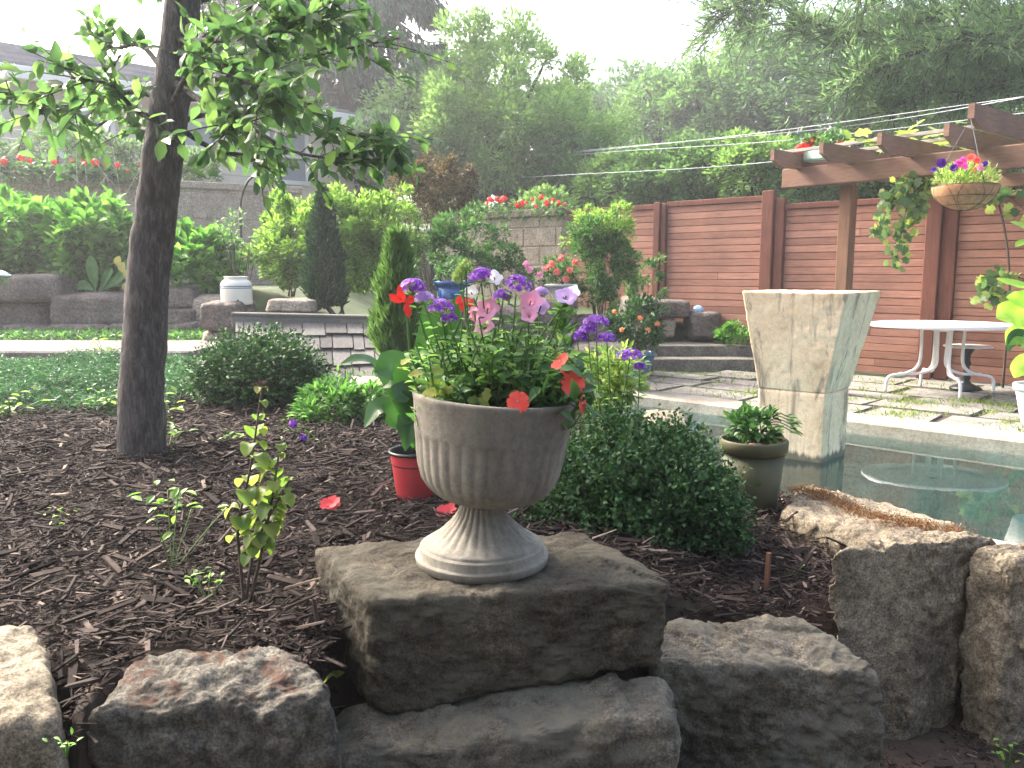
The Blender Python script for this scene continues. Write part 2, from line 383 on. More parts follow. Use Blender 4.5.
gl = n.nodes.new('ShaderNodeBsdfGlossy'); gl.inputs['Roughness'].default_value = .02; mx = n.nodes.new('ShaderNodeMixShader')
L(bs.inputs['Normal'].links[0].from_socket, gl.inputs['Normal']); L(fr.outputs[0], mx.inputs[0]); L(tr.outputs[0], mx.inputs[1]); L(gl.outputs[0], mx.inputs[2]); L(mx.outputs[0], n.nodes['Material Output'].inputs[0])
wo = g.build('water', m); tag(wo, None, None, kind='structure')
if wo.data.polygons[0].normal.z < 0: wo.data.flip_normals()
g = G()
def wavy_bar(g, s0, s1, t0, t1, z0, z1, seg=.12):
    k = int((t1-t0)/seg); ts = np.linspace(t0, t1, k); V = []
    for t_ in ts:
        w1 = .008*noise.noise(Vector((t_*3, 1, 0))); w2 = .006*noise.noise(Vector((t_*2.3, 5, 0)))
        for (s_, z_) in ((s0+w1*.3, z0), (s0+w1, z1-.015), (s0+.015+w1, z1+w2*.4), (s1, z1+w2*.4), (s1, z0)):
            V.append((*us(s_, t_), z_))
    g.add(V, grid_faces(k, 5))
    n0 = g.n-len(V); g.f.setdefault(5, []).append(np.array([[n0+i for i in range(5)], [n0+(k-1)*5+i for i in (4,3,2,1,0)]]))
wavy_bar(g, S_FAR, S_FAR+.36, T_LEFT-.3, -3.02, -.95, .0); wavy_bar(g, S_FAR+.01, S_FAR+.37, -3.0, -.02, -.95, .005); wavy_bar(g, S_FAR, S_FAR+.36, 0, T_RIGHT, -.95, .0)
st_box(g, S_NEAR-.3, S_NEAR, T_LEFT-.3, T_RIGHT, -.95, -.01); st_box(g, S_NEAR+.002, S_FAR-.002, T_LEFT-.3, T_LEFT, -.95, -.004)
tag(g.build('pool_coping', conc, smooth=False), None, None, kind='structure')
# patio flagstones
g = G(); rs2 = np.random.RandomState(3)
m = rockmat('flagstone', (.15,.14,.13), (.21,.20,.185), (.28,.27,.25), spot=(.09,.10,.07), wear=.45, bd=.003)
s0 = S_FAR+.39; row = 0
while s0 < 10.6:
    dw = rs2.uniform(.42, .7); t0 = -9.5+rs2.uniform(0, .5)
    while t0 < 4:
        dl = rs2.uniform(.5, 1.1)
        pts = [us(s0+.015+rs2.uniform(0,.03), t0+rs2.uniform(0,.05)), us(s0+.015+rs2.uniform(0,.03), t0+dl-.02-rs2.uniform(0,.05)), us(s0+dw-.015-rs2.uniform(0,.03), t0+dl-.02-rs2.uniform(0,.05)), us(s0+dw-.015-rs2.uniform(0,.03), t0+rs2.uniform(0,.05))]
        if max(p[1] for p in pts) < 10.15: quad_prism(g, pts, -.07, -.008+rs2.uniform(-.006, .006))
        t0 += dl
    s0 += dw
tag(g.build('patio', m, smooth=False), None, None, kind='structure')
# weeds in the joints
grass = leafmat('weed_grass', [(.10,.15,.03), (.16,.22,.05), (.24,.28,.09)], .35)
g = G()
for _ in range(230):
    s_ = rs2.uniform(S_FAR+.39, 9.6); t_ = rs2.uniform(-6.5, 0); c = us(s_, t_)
    if c[1] > 10.1: continue
    wgt = 1 if 7.3 < s_ < 8.6 and t_ > -4 else .3
    k = int(rs2.uniform(10, 60)*wgt)+3; 
    P = np.c_[c[0]+rs.normal(0, .09, k), c[1]+rs.normal(0, .05, k), np.full(k, -.01)]
    D = np.c_[rs.normal(0, .6, (k, 2)), np.ones(k)]
    scatter(g, BLADE, P, D, rdir(k), rs.uniform(.02, .06, k), rs.uniform(.004, .012, k))
tag(g.build('weeds', grass), 'short weeds and grass growing in the patio joints', 'weeds', kind='stuff')
# terrace steps at the back of the patio
for i, (Y0, z) in enumerate(((10.14, .13), (10.46, .27))):
    g = G(); k = 26; a = on(500, 369, 0)[0]; x0, x1 = .55, 3.2
    xs = np.linspace(x0, x1, k); V = []
    for x in xs:
        q = .02*noise.noise(Vector((x*3, i, 0)))
        for (y, zz) in ((Y0+q, z-.2), (Y0+q, z-.012), (Y0+q+.015, z), (Y0+.31+i*.45, z), (Y0+.31+i*.45, z-.2)): V.append((x, y, zz+q*.3))
    g.add(V, grid_faces(k, 5)); n0 = g.n-len(V); g.f.setdefault(5, []).append(np.array([[n0+j for j in range(5)], [n0+(k-1)*5+j for j in (4,3,2,1,0)]]))
    tag(g.build('stone_step', rockmat('step_stone%d' % i, (.10,.09,.08), (.17,.16,.14), (.24,.23,.2), wear=.4, bd=.004), smooth=False),
        ['lower weathered grey stone step at the back of the patio', 'upper weathered grey stone step below the fence boulders'][i], 'step', 'stone steps behind the patio')
# garden path on the left
g = G(); k = 60; xs = np.linspace(-9, -2.72, k); V = []
for x in xs:
    q = .03*noise.noise(Vector((x*1.3, 0, 0)))
    for (y, z) in ((6.98+q, .36), (6.98+q, .515), (7.0+q, .53), (8.0+q, .54), (8.02+q, .4)): V.append((x, y, z+q*.2))
g.add(V, grid_faces(k, 5)); n0 = g.n-len(V); g.f.setdefault(5, []).append(np.array([[n0+j for j in range(5)], [n0+(k-1)*5+j for j in (4,3,2,1,0)]]))
tag(g.build('path', rockmat('path_stone', (.12,.108,.10), (.18,.16,.148), (.25,.23,.21), wear=.3, bd=.004), smooth=False), None, None, kind='structure')

# ------------------------------------------------------------ red plank fence
plank = woodmat('red_plank', [(.26,.132,.096), (.33,.17,.125), (.39,.205,.152), (.29,.148,.11)], grain=(1.2, 1.2, 22), scale=3.5)
postm = woodmat('dark_post', [(.14,.058,.042), (.18,.078,.056)], grain=(16, 16, 1), scale=3)
S_FENCE = 10.05
def fpt(px):      # where a pixel column crosses the fence line
    k = (px-512)/F; y = S_FENCE/(NX*k+NY)
    for _ in range(8):
        d = ray(px, 272); k = d[0]/d[1]; y = S_FENCE/(NX*k+NY)
    return np.array([k*y, y])
fence = thing('plank_fence', 'tall red stained wooden fence of horizontal boards behind the patio', 'fence', (*fpt(775), 0))
ang = math.atan2(-NX, NY); RF = rotz(ang)
def fence_panel(pa, pb, z0, z1):
    a, b = fpt(pa), fpt(pb); g = G(); Ln = np.linalg.norm(b-a); nrows = int((z1-z0)/.088); hh = (z1-z0)/nrows; c = (a+b)/2
    for i in range(nrows):
        js = np.array([0, 1.0]) if rs2.rand() < .9 else np.array([0, rs2.uniform(.25, .75), 1.0])
        for j in range(len(js)-1):
            u0, u1 = js[j], js[j+1]; cc = a+(b-a)*(u0+u1)/2; off = rs2.uniform(-.002, .004)
            box(g, (cc[0]-NX*off, cc[1]-NY*off, z0+hh*(i+.5)), ((u1-u0)*Ln-.003, .024, hh-.007), RF, .003)
    g.build('slat_panel', plank, fence, smooth=False)
    g = G(); box(g, (c[0]+NX*.03, c[1]+NY*.03, (z0+z1)/2), (Ln, .02, z1-z0-.02), RF); g.build('gap_shade_sheet', postm, fence, smooth=False)  # dark sheet behind the boards stands in for shadow lines in the gaps
    g = G(); box(g, (c[0]-NX*.01, c[1]-NY*.01, z1+.035), (Ln+.0, .07, .07), RF, .006); g.build('top_rail', postm, fence, smooth=False)
def fence_post(pa, pb, z1, d=.09, off=.05):
    a, b = fpt(pa), fpt(pb); g = G(); c = (a+b)/2
    box(g, (c[0]-NX*off, c[1]-NY*off, z1/2), (np.linalg.norm(b-a), d, z1), RF, .008); g.build('post', postm, fence, smooth=False)
fence_panel(566, 656, .1, 2.08); fence_panel(667, 763, .1, 2.10); fence_panel(784, 926, .0, 1.98); fence_panel(956, 1130, .0, 1.98); fence_panel(1150, 1500, 0, 1.98)
for pa, pb, z, o_ in ((656, 662, 2.17, .06), (662.5, 667, 2.15, .03), (763, 774.5, 2.22, .07), (775, 784, 2.12, .03), (926, 941, 2.12, .08), (941.5, 956, 2.1, .03), (1130, 1150, 2.1, .05)):
    fence_post(pa, pb, z, off=o_)

# ------------------------------------------------------------ concrete block walls
blockm = rockmat('block_wall', (.28,.225,.175), (.37,.30,.24), (.46,.385,.32), spot=(.16,.125,.10), wear=.6, bd=.004)
def block_wall(name, label, pts, zt, zb, h=.42, l=1.1, cap=.12, d=.3):
    root = thing(name, label, 'wall', (*pts[0], zb)); g = G(); gc = G()
    for (a, b, za, zbt) in [(np.array(pts[i]), np.array(pts[i+1]), zt[i], zt[i+1]) for i in range(len(pts)-1)]:
        Ln = np.linalg.norm(b-a); an = math.atan2((b-a)[1], (b-a)[0]); R = rotz(an)
        zz = zb; r_ = 0
        while zz < za-cap-.05:
            hh = min(h, za-cap-zz); x = -(r_ % 2)*l/2
            while x < Ln:
                x0, x1 = max(0, x), min(Ln, x+l)
                if x1-x0 > .03:
                    c = a+(b-a)*((x0+x1)/2/Ln)
                    box(g, (c[0], c[1], zz+hh/2), (x1-x0-.012, d+rs2.uniform(-.01, .01), hh-.012), R, .012)
                x += l
            zz += h; r_ += 1
        c = (a+b)/2; box(g, (c[0], c[1], (zb+za-cap)/2), (Ln, d-.03, za-cap-zb), R)
        k = max(1, int(Ln/1.3))
        for j in range(k):
            c = a+(b-a)*(j+.5)/k; box(gc, (c[0], c[1], za-cap/2), (Ln/k-.012, d+.08, cap), R, .015)
    g.build('block_face', blockm, root, smooth=False); gc.build('coping', blockm, root, smooth=False); return root
pL0 = at(-120, 158, 11.6); pL1 = at(152, 178, 13.4); pL2 = at(300, 186, 14.6)
block_wall('retaining_wall', 'long weathered concrete retaining wall topped with flowers below the house', [pL0[:2], pL1[:2], pL2[:2]], [pL0[2], pL1[2]-.03, pL2[2]], .8)
q0, q1, q2 = at(440, 207, 14.6), at(533, 207, 13.6), at(566, 208, 13.1)
q3 = q2+np.array([.15, 1.2, 0])
block_wall('garden_wall', 'pale grey concrete block wall ending beside the red fence', [q0[:2], q2[:2]], [q2[2]]*2, .4, h=.3, l=.62, d=.25)

# ------------------------------------------------------------ house
sh = woodmat('roof_shingle', [(.22,.215,.245), (.27,.265,.30), (.32,.315,.345)], grain=(1,1,1), scale=30, rough=.9)
trim = plain('white_trim', (.74,.72,.68), .5, var=.06); beige = plain('beige_siding', (.62,.55,.44), .7, var=.08, scale=3)
hA = at(-130, 45, 14.6); hB = at(379, 122, 21.5)
house = thing('house', 'beige house with hipped grey shingle roof beyond the retaining wall', 'house', (hB[0], hB[1], 2.2))
a = hA[:2]; b = hB[:2]; d = (b-a)/np.linalg.norm(b-a); nn = np.array([-d[1], d[0]]); ez = hB[2]
Ln = np.linalg.norm(b-a); an = math.atan2(d[1], d[0]); R = rotz(an)
def hp(u, v, z): p = a+d*u+nn*v; return np.array([p[0], p[1], z])
RU, RV, RZ = Ln-3.4, 3.4, ez+1.25
g = G(); rows = 16; cols = 46
def roof_face(g, p00, p10, p01, p11):      # shingle courses as overlapping strips
    for i in range(rows):
        f0, f1 = i/rows, (i+1)/rows
        A0, B0 = p00+(p01-p00)*f0, p10+(p11-p10)*f0; A1, B1 = p00+(p01-p00)*f1, p10+(p11-p10)*f1
        nn_ = np.cross(B0-A0, A1-A0); nn_ /= np.linalg.norm(nn_)
        ks = np.linspace(0, 1, cols+1); off = (i % 2)*.5/cols
        for j in range(cols):
            k0, k1 = min(1, ks[j]+off), min(1, ks[j+1]+off)
            q = [A0+(B0-A0)*k0+nn_*.03, A0+(B0-A0)*k1+nn_*.03, A1+(B1-A1)*k1, A1+(B1-A1)*k0]
            g.add(q, [[0,1,2,3]])
        g.add([A0, B0, B0+nn_*.03, A0+nn_*.03], [[0,1,2,3]])
roof_face(g, hp(-6, -.3, ez), hp(Ln, -.3, ez), hp(-6, RV, RZ), hp(RU, RV, RZ))
roof_face(g, hp(Ln, -.3, ez), hp(Ln, 7.1, ez), hp(RU, RV, RZ), hp(RU, RV+.01, RZ))
roof_face(g, hp(Ln, 7.1, ez), hp(-6, 7.1, ez), hp(RU, RV+.01, RZ), hp(-6, RV+.01, RZ))
g.build('roof', sh, house, smooth=False)
g = G(); c = hp(Ln/2-3-.2, -.33, ez-.1); box(g, c, (Ln+6, .05, .24), R, .01); c = hp(Ln+.02, 3.4, ez-.1); box(g, c, (.05, 7.4, .24), R, .01); g.build('gutter', trim, house, smooth=False)
g = G(); zz = .5
while zz < ez-.1:
    for (u0, u1, v, wd) in ((-6, Ln-.6, .3, 0),):
        c = hp((u0+u1)/2, v, zz+.09); box(g, c, (u1-u0, .05, .172), R, .004)
    c = hp(Ln-.6, 3.4, zz+.09); box(g, c, (.05, 6.2, .172), R, .004); zz += .18
g.build('wall', beige, house, smooth=False)
glass = plain('window_glass', (.22,.25,.28), .08, var=.1)
for u in (1.2, 3.4, 5.6, 7.8):
    g = G(); 
    for (du, dz, w_, h_) in ((-.5, 0, .09, 1.2), (.5, 0, .09, 1.2), (0, .6, 1.09, .09), (0, -.6, 1.09, .1), (0, 0, 1, .05)):
        c = hp(u+du, .24, ez-1.05+dz); box(g, c, (w_, .06, h_), R, .005)
    f = g.build('window', trim, house, smooth=False)
    g = G(); c = hp(u, .262, ez-1.05); box(g, c, (.95, .02, 1.15), R); g.build('pane', glass, f, smooth=False)
# porch roof in front of the left half
g = G(); pz = ez-1.75; rows = 6; cols = 30
roof_face(g, hp(-6, -1.7, pz-.28), hp(5.0, -1.7, pz-.28), hp(-6, .25, pz+.22), hp(5.0, .25, pz+.22)); g.build('porch_roof', sh, house, smooth=False)
g = G(); c = hp(-.5, -1.74, pz-.4); box(g, c, (11, .06, .3), R, .01)
for u in (-2, .5, 2.8, 4.9): c = hp(u, -1.6, pz-1.6); box(g, c, (.14, .14, 2.4), R, .01)
g.build('porch_beam', trim, house, smooth=False)
# ------------------------------------------------------------ boulders
def rock(name, top, bot, mat, label=None, group=None, N=26, k=7, amp=.02, rough=.008, seed=0, cat='boulder', parent=None, pits=0.0, taper=0):
    """top, bot: four 3D corners each (front-left, front-right, back-right, back-left)"""
    top = np.array(top, float); bot = np.array(bot, float)
    lin = np.linspace(-1, 1, N+1); pts = {}; V = []; Q = []
    def vid(p):
        key = (round(p[0], 4), round(p[1], 4), round(p[2], 4))
        if key not in pts: pts[key] = len(V); V.append(p)
        return pts[key]
    for a in range(3):
        for sg in (-1, 1):
            I = [[None]*(N+1) for _ in range(N+1)]
            for i in range(N+1):
                for j in range(N+1):
                    p = [0, 0, 0]; p[a] = sg; p[(a+1) % 3] = lin[i]; p[(a+2) % 3] = lin[j]; I[i][j] = vid(p)
            for i in range(N):
                for j in range(N):
                    q = [I[i][j], I[i+1][j], I[i+1][j+1], I[i][j+1]]; Q.append(q if sg > 0 else q[::-1])
    V = np.array(V, float); kk = k
    rn = (np.abs(V)**kk).sum(1)**(1/kk); V = V/rn[:, None]; V = V*(1+.30/kk)
    u, v, w_ = [(V[:, i]+1)/2 for i in range(3)]
    def bil(c): return c[0]*((1-u)*(1-v))[:, None]+c[1]*(u*(1-v))[:, None]+c[2]*(u*v)[:, None]+c[3]*((1-u)*v)[:, None]
    P = bil(bot)*(1-w_)[:, None]+bil(top)*w_[:, None]
    cen = P.mean(0); N_ = nrm(V**3+V*.15)
    so = Vector((seed*3.17, seed*1.7, seed*.9)); D = np.zeros(len(P))
    sz = np.linalg.norm(top[1]-bot[3]); f1 = 1.6/max(sz, .2)
    for i, p in enumerate(P):
        q = Vector(p)
        d = amp*noise.fractal(q*f1*1.3+so, 1, 2, 2)*.7
        vq = q*f1*2.6+so; pt = noise.voronoi(vq)[1][0]; d += amp*.7*(vq-pt).dot(noise.random_unit_vector_at(pt) if 0 else noise.noise_vector(pt*7.3))*1.5
        vq = q*f1*7+so; pt = noise.voronoi(vq)[1][0]; d += amp*.3*(vq-pt).dot(noise.noise_vector(pt*5.1))*1.5
        d += rough*noise.fractal(q*16+so, .8, 2, 5)
        if pits: d -= pits*max(0, noise.noise(q*19+so))*(1 if V[i, 2] > .6 else .35)
        D[i] = d
    P = P+N_*D[:, None]
    g = G(); g.add(P, Q); o = g.build(name, mat, parent)
    if label: tag(o, label, cat, group)
    return o
def prect(px, z, zb=None, inset=0.0):
    """four pixels fl, fr, br, bl at heights z (number or list) -> top and bottom corners"""
    z = z if isinstance(z, (list, tuple)) else [z]*4; top = np.array([on(p[0], p[1], q) for p, q in zip(px, z)])
    zb = zb if isinstance(zb, (list, tuple)) else [zb]*4; c = top[:, :2].mean(0); bot = top.copy()
    bot[:, :2] = c+(top[:, :2]-c)*(1-inset); bot[:, 2] = zb; return top, bot
dkm = rockmat('dark_sandstone', (.034,.028,.02), (.066,.056,.041), (.125,.108,.081), spot=(.014,.014,.012), moss=(.095,.088,.065), wear=.75, bd=.011)
grm = rockmat('grey_sandstone', (.066,.058,.046), (.128,.114,.092), (.21,.19,.155), spot=(.06,.058,.05), moss=(.14,.132,.105), wear=.7, bd=.010)
tam = rockmat('tan_sandstone', (.12,.10,.072), (.21,.175,.13), (.32,.275,.205), spot=(.12,.10,.075), wear=.5, bd=.010)
pam = rockmat('pale_sandstone', (.125,.105,.076), (.185,.16,.12), (.25,.22,.17), spot=(.20,.17,.12), wear=.35, bd=.008)
rum = rockmat('red_moss_sandstone', (.06,.055,.046), (.11,.103,.088), (.18,.168,.145), spot=(.06,.055,.05), rust=(.07,.03,.018), wear=.6, bd=.010)
FW = 'sandstone boulders of the front retaining wall'
t_, b_ = prect([(372,600),(671,582),(583,531),(315,547)], .526, [.262,.335,.33,.30], .02)
rock('boulder', t_, b_, dkm, 'big dark flat topped block carrying the stone urn', FW, N=80, k=20, amp=.010, rough=.010, seed=1)
t_, b_ = prect([(318,752),(672,716),(668,668),(345,700)], [.245,.305,.32,.27], -.05, -.03)
t_[0][2] = .22
rock('boulder', t_, b_, grm, 'low grey brown block lying directly under the urn block', FW, N=64, k=10, amp=.018, rough=.012, seed=2)
t_, b_ = prect([(654,662),(888,676),(812,618),(664,618)], [.30,.275,.33,.33], [-.06]*4, -.02)
rock('boulder', t_, b_, grm, 'broad grey block with sloping top right of the urn block', FW, N=72, k=14, amp=.018, rough=.012, seed=3)
t_, b_ = prect([(930,546),(1000,538),(905,530),(830,550)], [.49,.5,.5,.49], [-.03]*4, .0)
b_[0][:2] += (-.05,-.06); b_[3][:2] += (.05,0); b_[1][:2] += (-.06,0)
rock('boulder', t_, b_, tam, 'tall upright tan block with rough chiselled face at the right', FW, N=72, k=16, amp=.018, rough=.014, seed=4, pits=.012)
t_, b_ = prect([(1012,566),(1110,560),(1075,536),(968,545)], [.46,.47,.5,.49], [-.03]*4, .0)
b_[0][:2] += (-.02,-.03)
rock('boulder', t_, b_, tam, 'upright brown boulder cut off by the right edge of the photo', FW, N=60, k=10, amp=.022, rough=.013, seed=5)
t_, b_ = prect([(778,508),(905,548),(968,526),(806,484)], [.35,.37,.37,.34], .05, -.04)
t_[3][2] = .35
back_rock = rock('boulder', t_, b_, tam, 'long low boulder with an orange brown mossy ridge beside the pool', FW, N=60, k=9, amp=.022, rough=.014, seed=6)
t_, b_ = prect([(-90,735),(62,722),(42,622),(-90,618)], [.43,.44,.47,.47], [-.05]*4, -.02)
rock('boulder', t_, b_, pam, 'pale cream boulder at the bottom left corner', FW, N=60, k=12, amp=.014, rough=.009, seed=7)
t_, b_ = prect([(88,712),(338,700),(300,646),(140,650)], [.42,.42,.45,.45], [-.05]*4, -.05)
rock('boulder', t_, b_, rum, 'grey boulder with reddish moss and pitted top left of the urn block', FW, N=80, k=12, amp=.010, rough=.012, seed=8, pits=.03)
t_, b_ = prect([(636,424),(690,426),(684,409),(644,409)], .30, .0, -.05)
rock('boulder', t_, b_, pam, 'small pale flat boulder just behind the right boxwood', FW, N=22, k=5, amp=.02, seed=9)
t_, b_ = prect([(700,520),(775,540),(778,505),(735,490)], .28, .0, -.05)
rock('boulder', t_, b_, dkm, 'dark low boulder under the olive green pot', FW, N=24, k=5, amp=.02, seed=19)
# orange dry moss along that boulder
mo = leafmat('dry_moss', [(.09,.035,.02), (.16,.06,.028), (.25,.12,.05), (.14,.12,.05)], .2)
g = G(); path = smooth_path([on(800, 488, .37), on(830, 497, .375), on(868, 515, .375), on(905, 522, .385), on(955, 531, .375)], 10)
for i, p in enumerate(path):
    k = int(150*(.45+abs(math.sin(i*.5))*.9)); wd = .018+.026*abs(math.sin(i*.37+.6))
    P = p+rs.normal(0, 1, (k, 3))*(wd*.9, wd*.9, .003)
    scatter(g, DIAM, P, rdir(k)+(0, 0, .1), rdir(k), rs.uniform(.005, .013, k), rs.uniform(.002, .005, k))
g.build('moss', mo, back_rock)

# stacked boulder wall on the left
bwm = rockmat('terrace_stone', (.085,.07,.063), (.15,.125,.112), (.22,.185,.165), spot=(.055,.05,.045), wear=.6, bd=.02)
bwt = rockmat('terrace_stone_tan', (.22,.19,.16), (.32,.27,.22), (.42,.36,.3), spot=(.12,.1,.08), wear=.5, bd=.015)
GW = 'boulders of the garden terrace walls'
def brock(x0, x1, y0, y1, Y, label, mat=bwm, dep=.55, seed=0, k=5, dz=0, group=GW):
    a = at(x0+1, y1, Y); b = at(x1-1.5, y0, Y); zt, zb_ = b[2], a[2]; r1 = rs2.uniform(-.03, .03, 4)
    top = [(a[0], Y, zt+r1[0]), (b[0], Y+dz, zt+r1[1]), (b[0]+.02, Y+dep+dz, zt+r1[2]), (a[0]-.02, Y+dep, zt+r1[3])]
    bot = [(a[0]+r1[1], Y-.03, zb_), (b[0]+r1[2], Y-.03+dz, zb_), (b[0], Y+dep+dz, zb_), (a[0], Y+dep, zb_)]
    return rock('boulder', top, bot, mat, label, group, N=20, k=k+1, amp=.03*min(1, (zt-zb_)/.35), rough=.008, seed=seed)
L_ = [(-75,52,277,302,'flat dark boulder on top at the far left of the terrace wall',bwm),(-78,43,301,327,'rounded boulder below the topmost one at the far left',bwm),
 (49,129,293,327,'widest brown boulder of the terrace wall left of the tree',bwm),(163,193,286,309,'small square boulder on top just right of the tree trunk',bwm),
 (164,194,308,326,'small low boulder under the square one right of the trunk',bwm),(190,226,296,330,'tan grey boulder left of the crock stone',bwt),
 (120,166,296,326,'terrace boulder half hidden behind the tree trunk',bwm)]
for i, (x0, x1, y0, y1, lb, mt) in enumerate(L_): brock(x0, x1, y0, y1, 8.9+.1*(i % 2), lb, mt, seed=20+i)
for i, (x0, x1, lb) in enumerate(((-70,4,'dark footing stone under the far left boulders'),(2,48,'dark footing stone left of the widest terrace boulder'),(46,110,'dark footing stone under the widest terrace boulder'),(108,160,'footing stone beside the tree trunk'),(162,200,'footing stone right of the tree trunk'))):
    brock(x0, x1, 324, 342, 8.8, lb, bwm, .5, 30+i)
brock(199, 240, 303, 331, 7.9, 'grey block carrying the white crock', bwm, .5, 40, k=7)
brock(201, 242, 330, 352, 7.95, 'tan block beneath the one with the crock', bwt, .5, 41, k=7)
brock(267, 312, 299, 312, 8.6, 'flat tan slab behind the shingled roof', bwt, .5, 42, k=7)
brock(344, 400, 384, 400, 5.3, 'flat pale stone at the foot of the shingled roof', bwt, .45, 43)
# boulders by the fence and pots
for i, (x0, x1, y0, y1, Y, lb, mt) in enumerate((
 (624,662,298,345,10.9,'dark sloping boulder at the left below the fence',bwm),(655,692,302,318,10.95,'long dark slab bridging the boulders below the fence',bwm),
 (660,678,317,338,10.95,'small pale boulder under the dark slab by the fence',bwt),(690,724,312,340,10.9,'squat grey boulder carrying the blue gazing ball',bwm),
 (533,578,300,326,9.2,'terrace block under the white pot of roses',bwm),(572,622,316,345,9.3,'grey terrace block behind the blue pot shrub',bwm),
 (470,536,308,345,9.0,'dark terrace block behind the urn flowers',bwm),(600,640,326,352,9.6,'low tan block beside the blue pot shrub',bwt),
 (430,474,300,330,8.6,'terrace block under the shiny blue pot',bwm),(575,628,346,372,8.9,'wide tan block in front of the terrace blocks',bwt))):
    brock(x0, x1, y0, y1, Y, lb, mt, .55, 50+i)

# ------------------------------------------------------------ concrete pillar in the pool
pil = rockmat('pillar_concrete', (.52,.385,.25), (.64,.50,.35), (.70,.57,.42), spot=(.24,.20,.15), wear=.6, bd=.002, speck=.22)
n = pil.node_tree; bsn = n.nodes['Principled BSDF']; src = bsn.inputs['Base Color'].links[0].from_socket
tt = texn(n, 'ShaderNodeTexNoise', 3.2, stretch=(1.6, 1.6, .45), detail=10, rough=.75, dist=.4); rr = ramp(n, [(.54, (0,0,0)), (.6, (1,1,1))]); n.links.new(tt.outputs[0], rr.inputs[0])
c_ = mixc(n, rr.outputs[0], src, (.26,.21,.16))
t9 = texn(n, 'ShaderNodeTexNoise', 7, stretch=(2.2, 2.2, .12), detail=6, rough=.6); r9 = ramp(n, [(.56, (0,0,0)), (.7, (.75,.75,.75))]); n.links.new(t9.outputs[0], r9.inputs[0]); c_ = mixc(n, r9.outputs[0], c_, (.17,.14,.115))
g9 = n.nodes.new('ShaderNodeNewGeometry'); s9 = n.nodes.new('ShaderNodeSeparateXYZ'); n.links.new(g9.outputs['Position'], s9.inputs[0]); q9 = n.nodes.new('ShaderNodeMath'); q9.operation = 'MULTIPLY_ADD'; n.links.new(t9.outputs[0], q9.inputs[0]); q9.inputs[1].default_value = -.12; n.links.new(s9.outputs[2], q9.inputs[2])
m9 = n.nodes.new('ShaderNodeMapRange'); m9.inputs[1].default_value = -.10; m9.inputs[2].default_value = -.13; n.links.new(q9.outputs[0], m9.inputs[0]); c_ = mixc(n, m9.outputs[0], c_, (.12,.10,.075))
n.links.new(c_, bsn.inputs['Base Color'])
fc = on(821, 463, -.1)[:2]; RP = math.radians(-41)   # front corner of the base
e1 = np.array([math.cos(math.radians(142)), math.sin(math.radians(142))]); e2 = np.array([math.cos(math.radians(47)), math.sin(math.radians(47))])
wd1, wd2 = .45, .40; cc = fc+e1*wd1/2+e2*wd2/2
pr = thing('concrete_pedestal', 'weathered concrete pedestal with a flared top standing in the pool', 'pedestal', (*cc, -.85))
zw = at(821, 394, fc[1])[2]; zt = at(842, 292.5, fc[1]-.1)[2]
def ring4(w1, w2, z, off=(0, 0)):
    c = cc+np.array(off); return [(*(c-e1*w1/2-e2*w2/2), z), (*(c-e1*w1/2+e2*w2/2), z), (*(c+e1*w1/2+e2*w2/2), z), (*(c+e1*w1/2-e2*w2/2), z)]
o = rock('base', ring4(wd1+.02, wd2+.02, zw), ring4(wd1, wd2, -.86), pil, N=44, k=70, amp=.003, rough=.003, parent=pr)
o = rock('flared_top', ring4(.715, .63, zt, (.025, .0)), ring4(wd1+.02, wd2+.02, zw+.002), pil, N=60, k=70, amp=.005, rough=.005, parent=pr, seed=3)

# ------------------------------------------------------------ stone urn
um, n, bs, L = newmat('urn_cast_stone')
a = texn(n, 'ShaderNodeTexNoise', 7, detail=10, rough=.7, stretch=(1, 1, .55)); r = ramp(n, [(.3, (.13,.118,.095)), (.5, (.215,.198,.163)), (.7, (.31,.29,.245))]); L(a.outputs[0], r.inputs[0])
b = texn(n, 'ShaderNodeTexNoise', 70, detail=6, rough=.8); rb = ramp(n, [(.3, (.6,.6,.6)), (.6, (1.1,1.1,1.1))]); L(b.outputs[0], rb.inputs[0])
c = mixc(n, .7, r.outputs[0], rb.outputs[0], 'MULTIPLY')
s = texn(n, 'ShaderNodeTexNoise', 12, stretch=(1.2, 1.2, .18), detail=8, rough=.7); s2 = ramp(n, [(.52, (0,0,0)), (.72, (.7,.7,.7))]); L(s.outputs[0], s2.inputs[0])
c = mixc(n, s2.outputs[0], c, (.10,.092,.082)); L(c, bs.inputs['Base Color']); bs.inputs['Roughness'].default_value = .85; bs.inputs['Specular IOR Level'].default_value = .2
bump(n, bs, b.outputs[0], .8, .0022)
UY = 1.9; ub = on(482, 561, .528); 
urn = thing('stone_urn', 'fluted grey cast stone urn full of flowers standing on the big block', 'urn', ub)
g = G(); S = .94
foot = [(.155,0),(.163,.004),(.166,.020),(.1655,.022),(.156,.0235),(.1545,.025),(.1545,.041),(.1535,.043),(.144,.0445),(.143,.046),(.1425,.050),(.138,.052,.000),(.134,.055,.004),(.118,.064,.008),(.098,.080,.009),(.078,.098,.009),(.062,.118,.008),(.053,.138,.006),(.050,.150,.003),(.052,.156,0),(.058,.162,0),(.058,.17,0)]
lathe(g, [(q[0]*S, q[1], q[2] if len(q) > 2 else 0) for q in foot], ub, 216, 27)
g.build('foot', um, urn)
tilt = math.radians(4.2); MT = np.array([[math.cos(tilt), 0, math.sin(tilt)], [0, 1, 0], [-math.sin(tilt), 0, math.cos(tilt)]])
bc = ub+np.array([.012, 0, .146])
ZB = .975
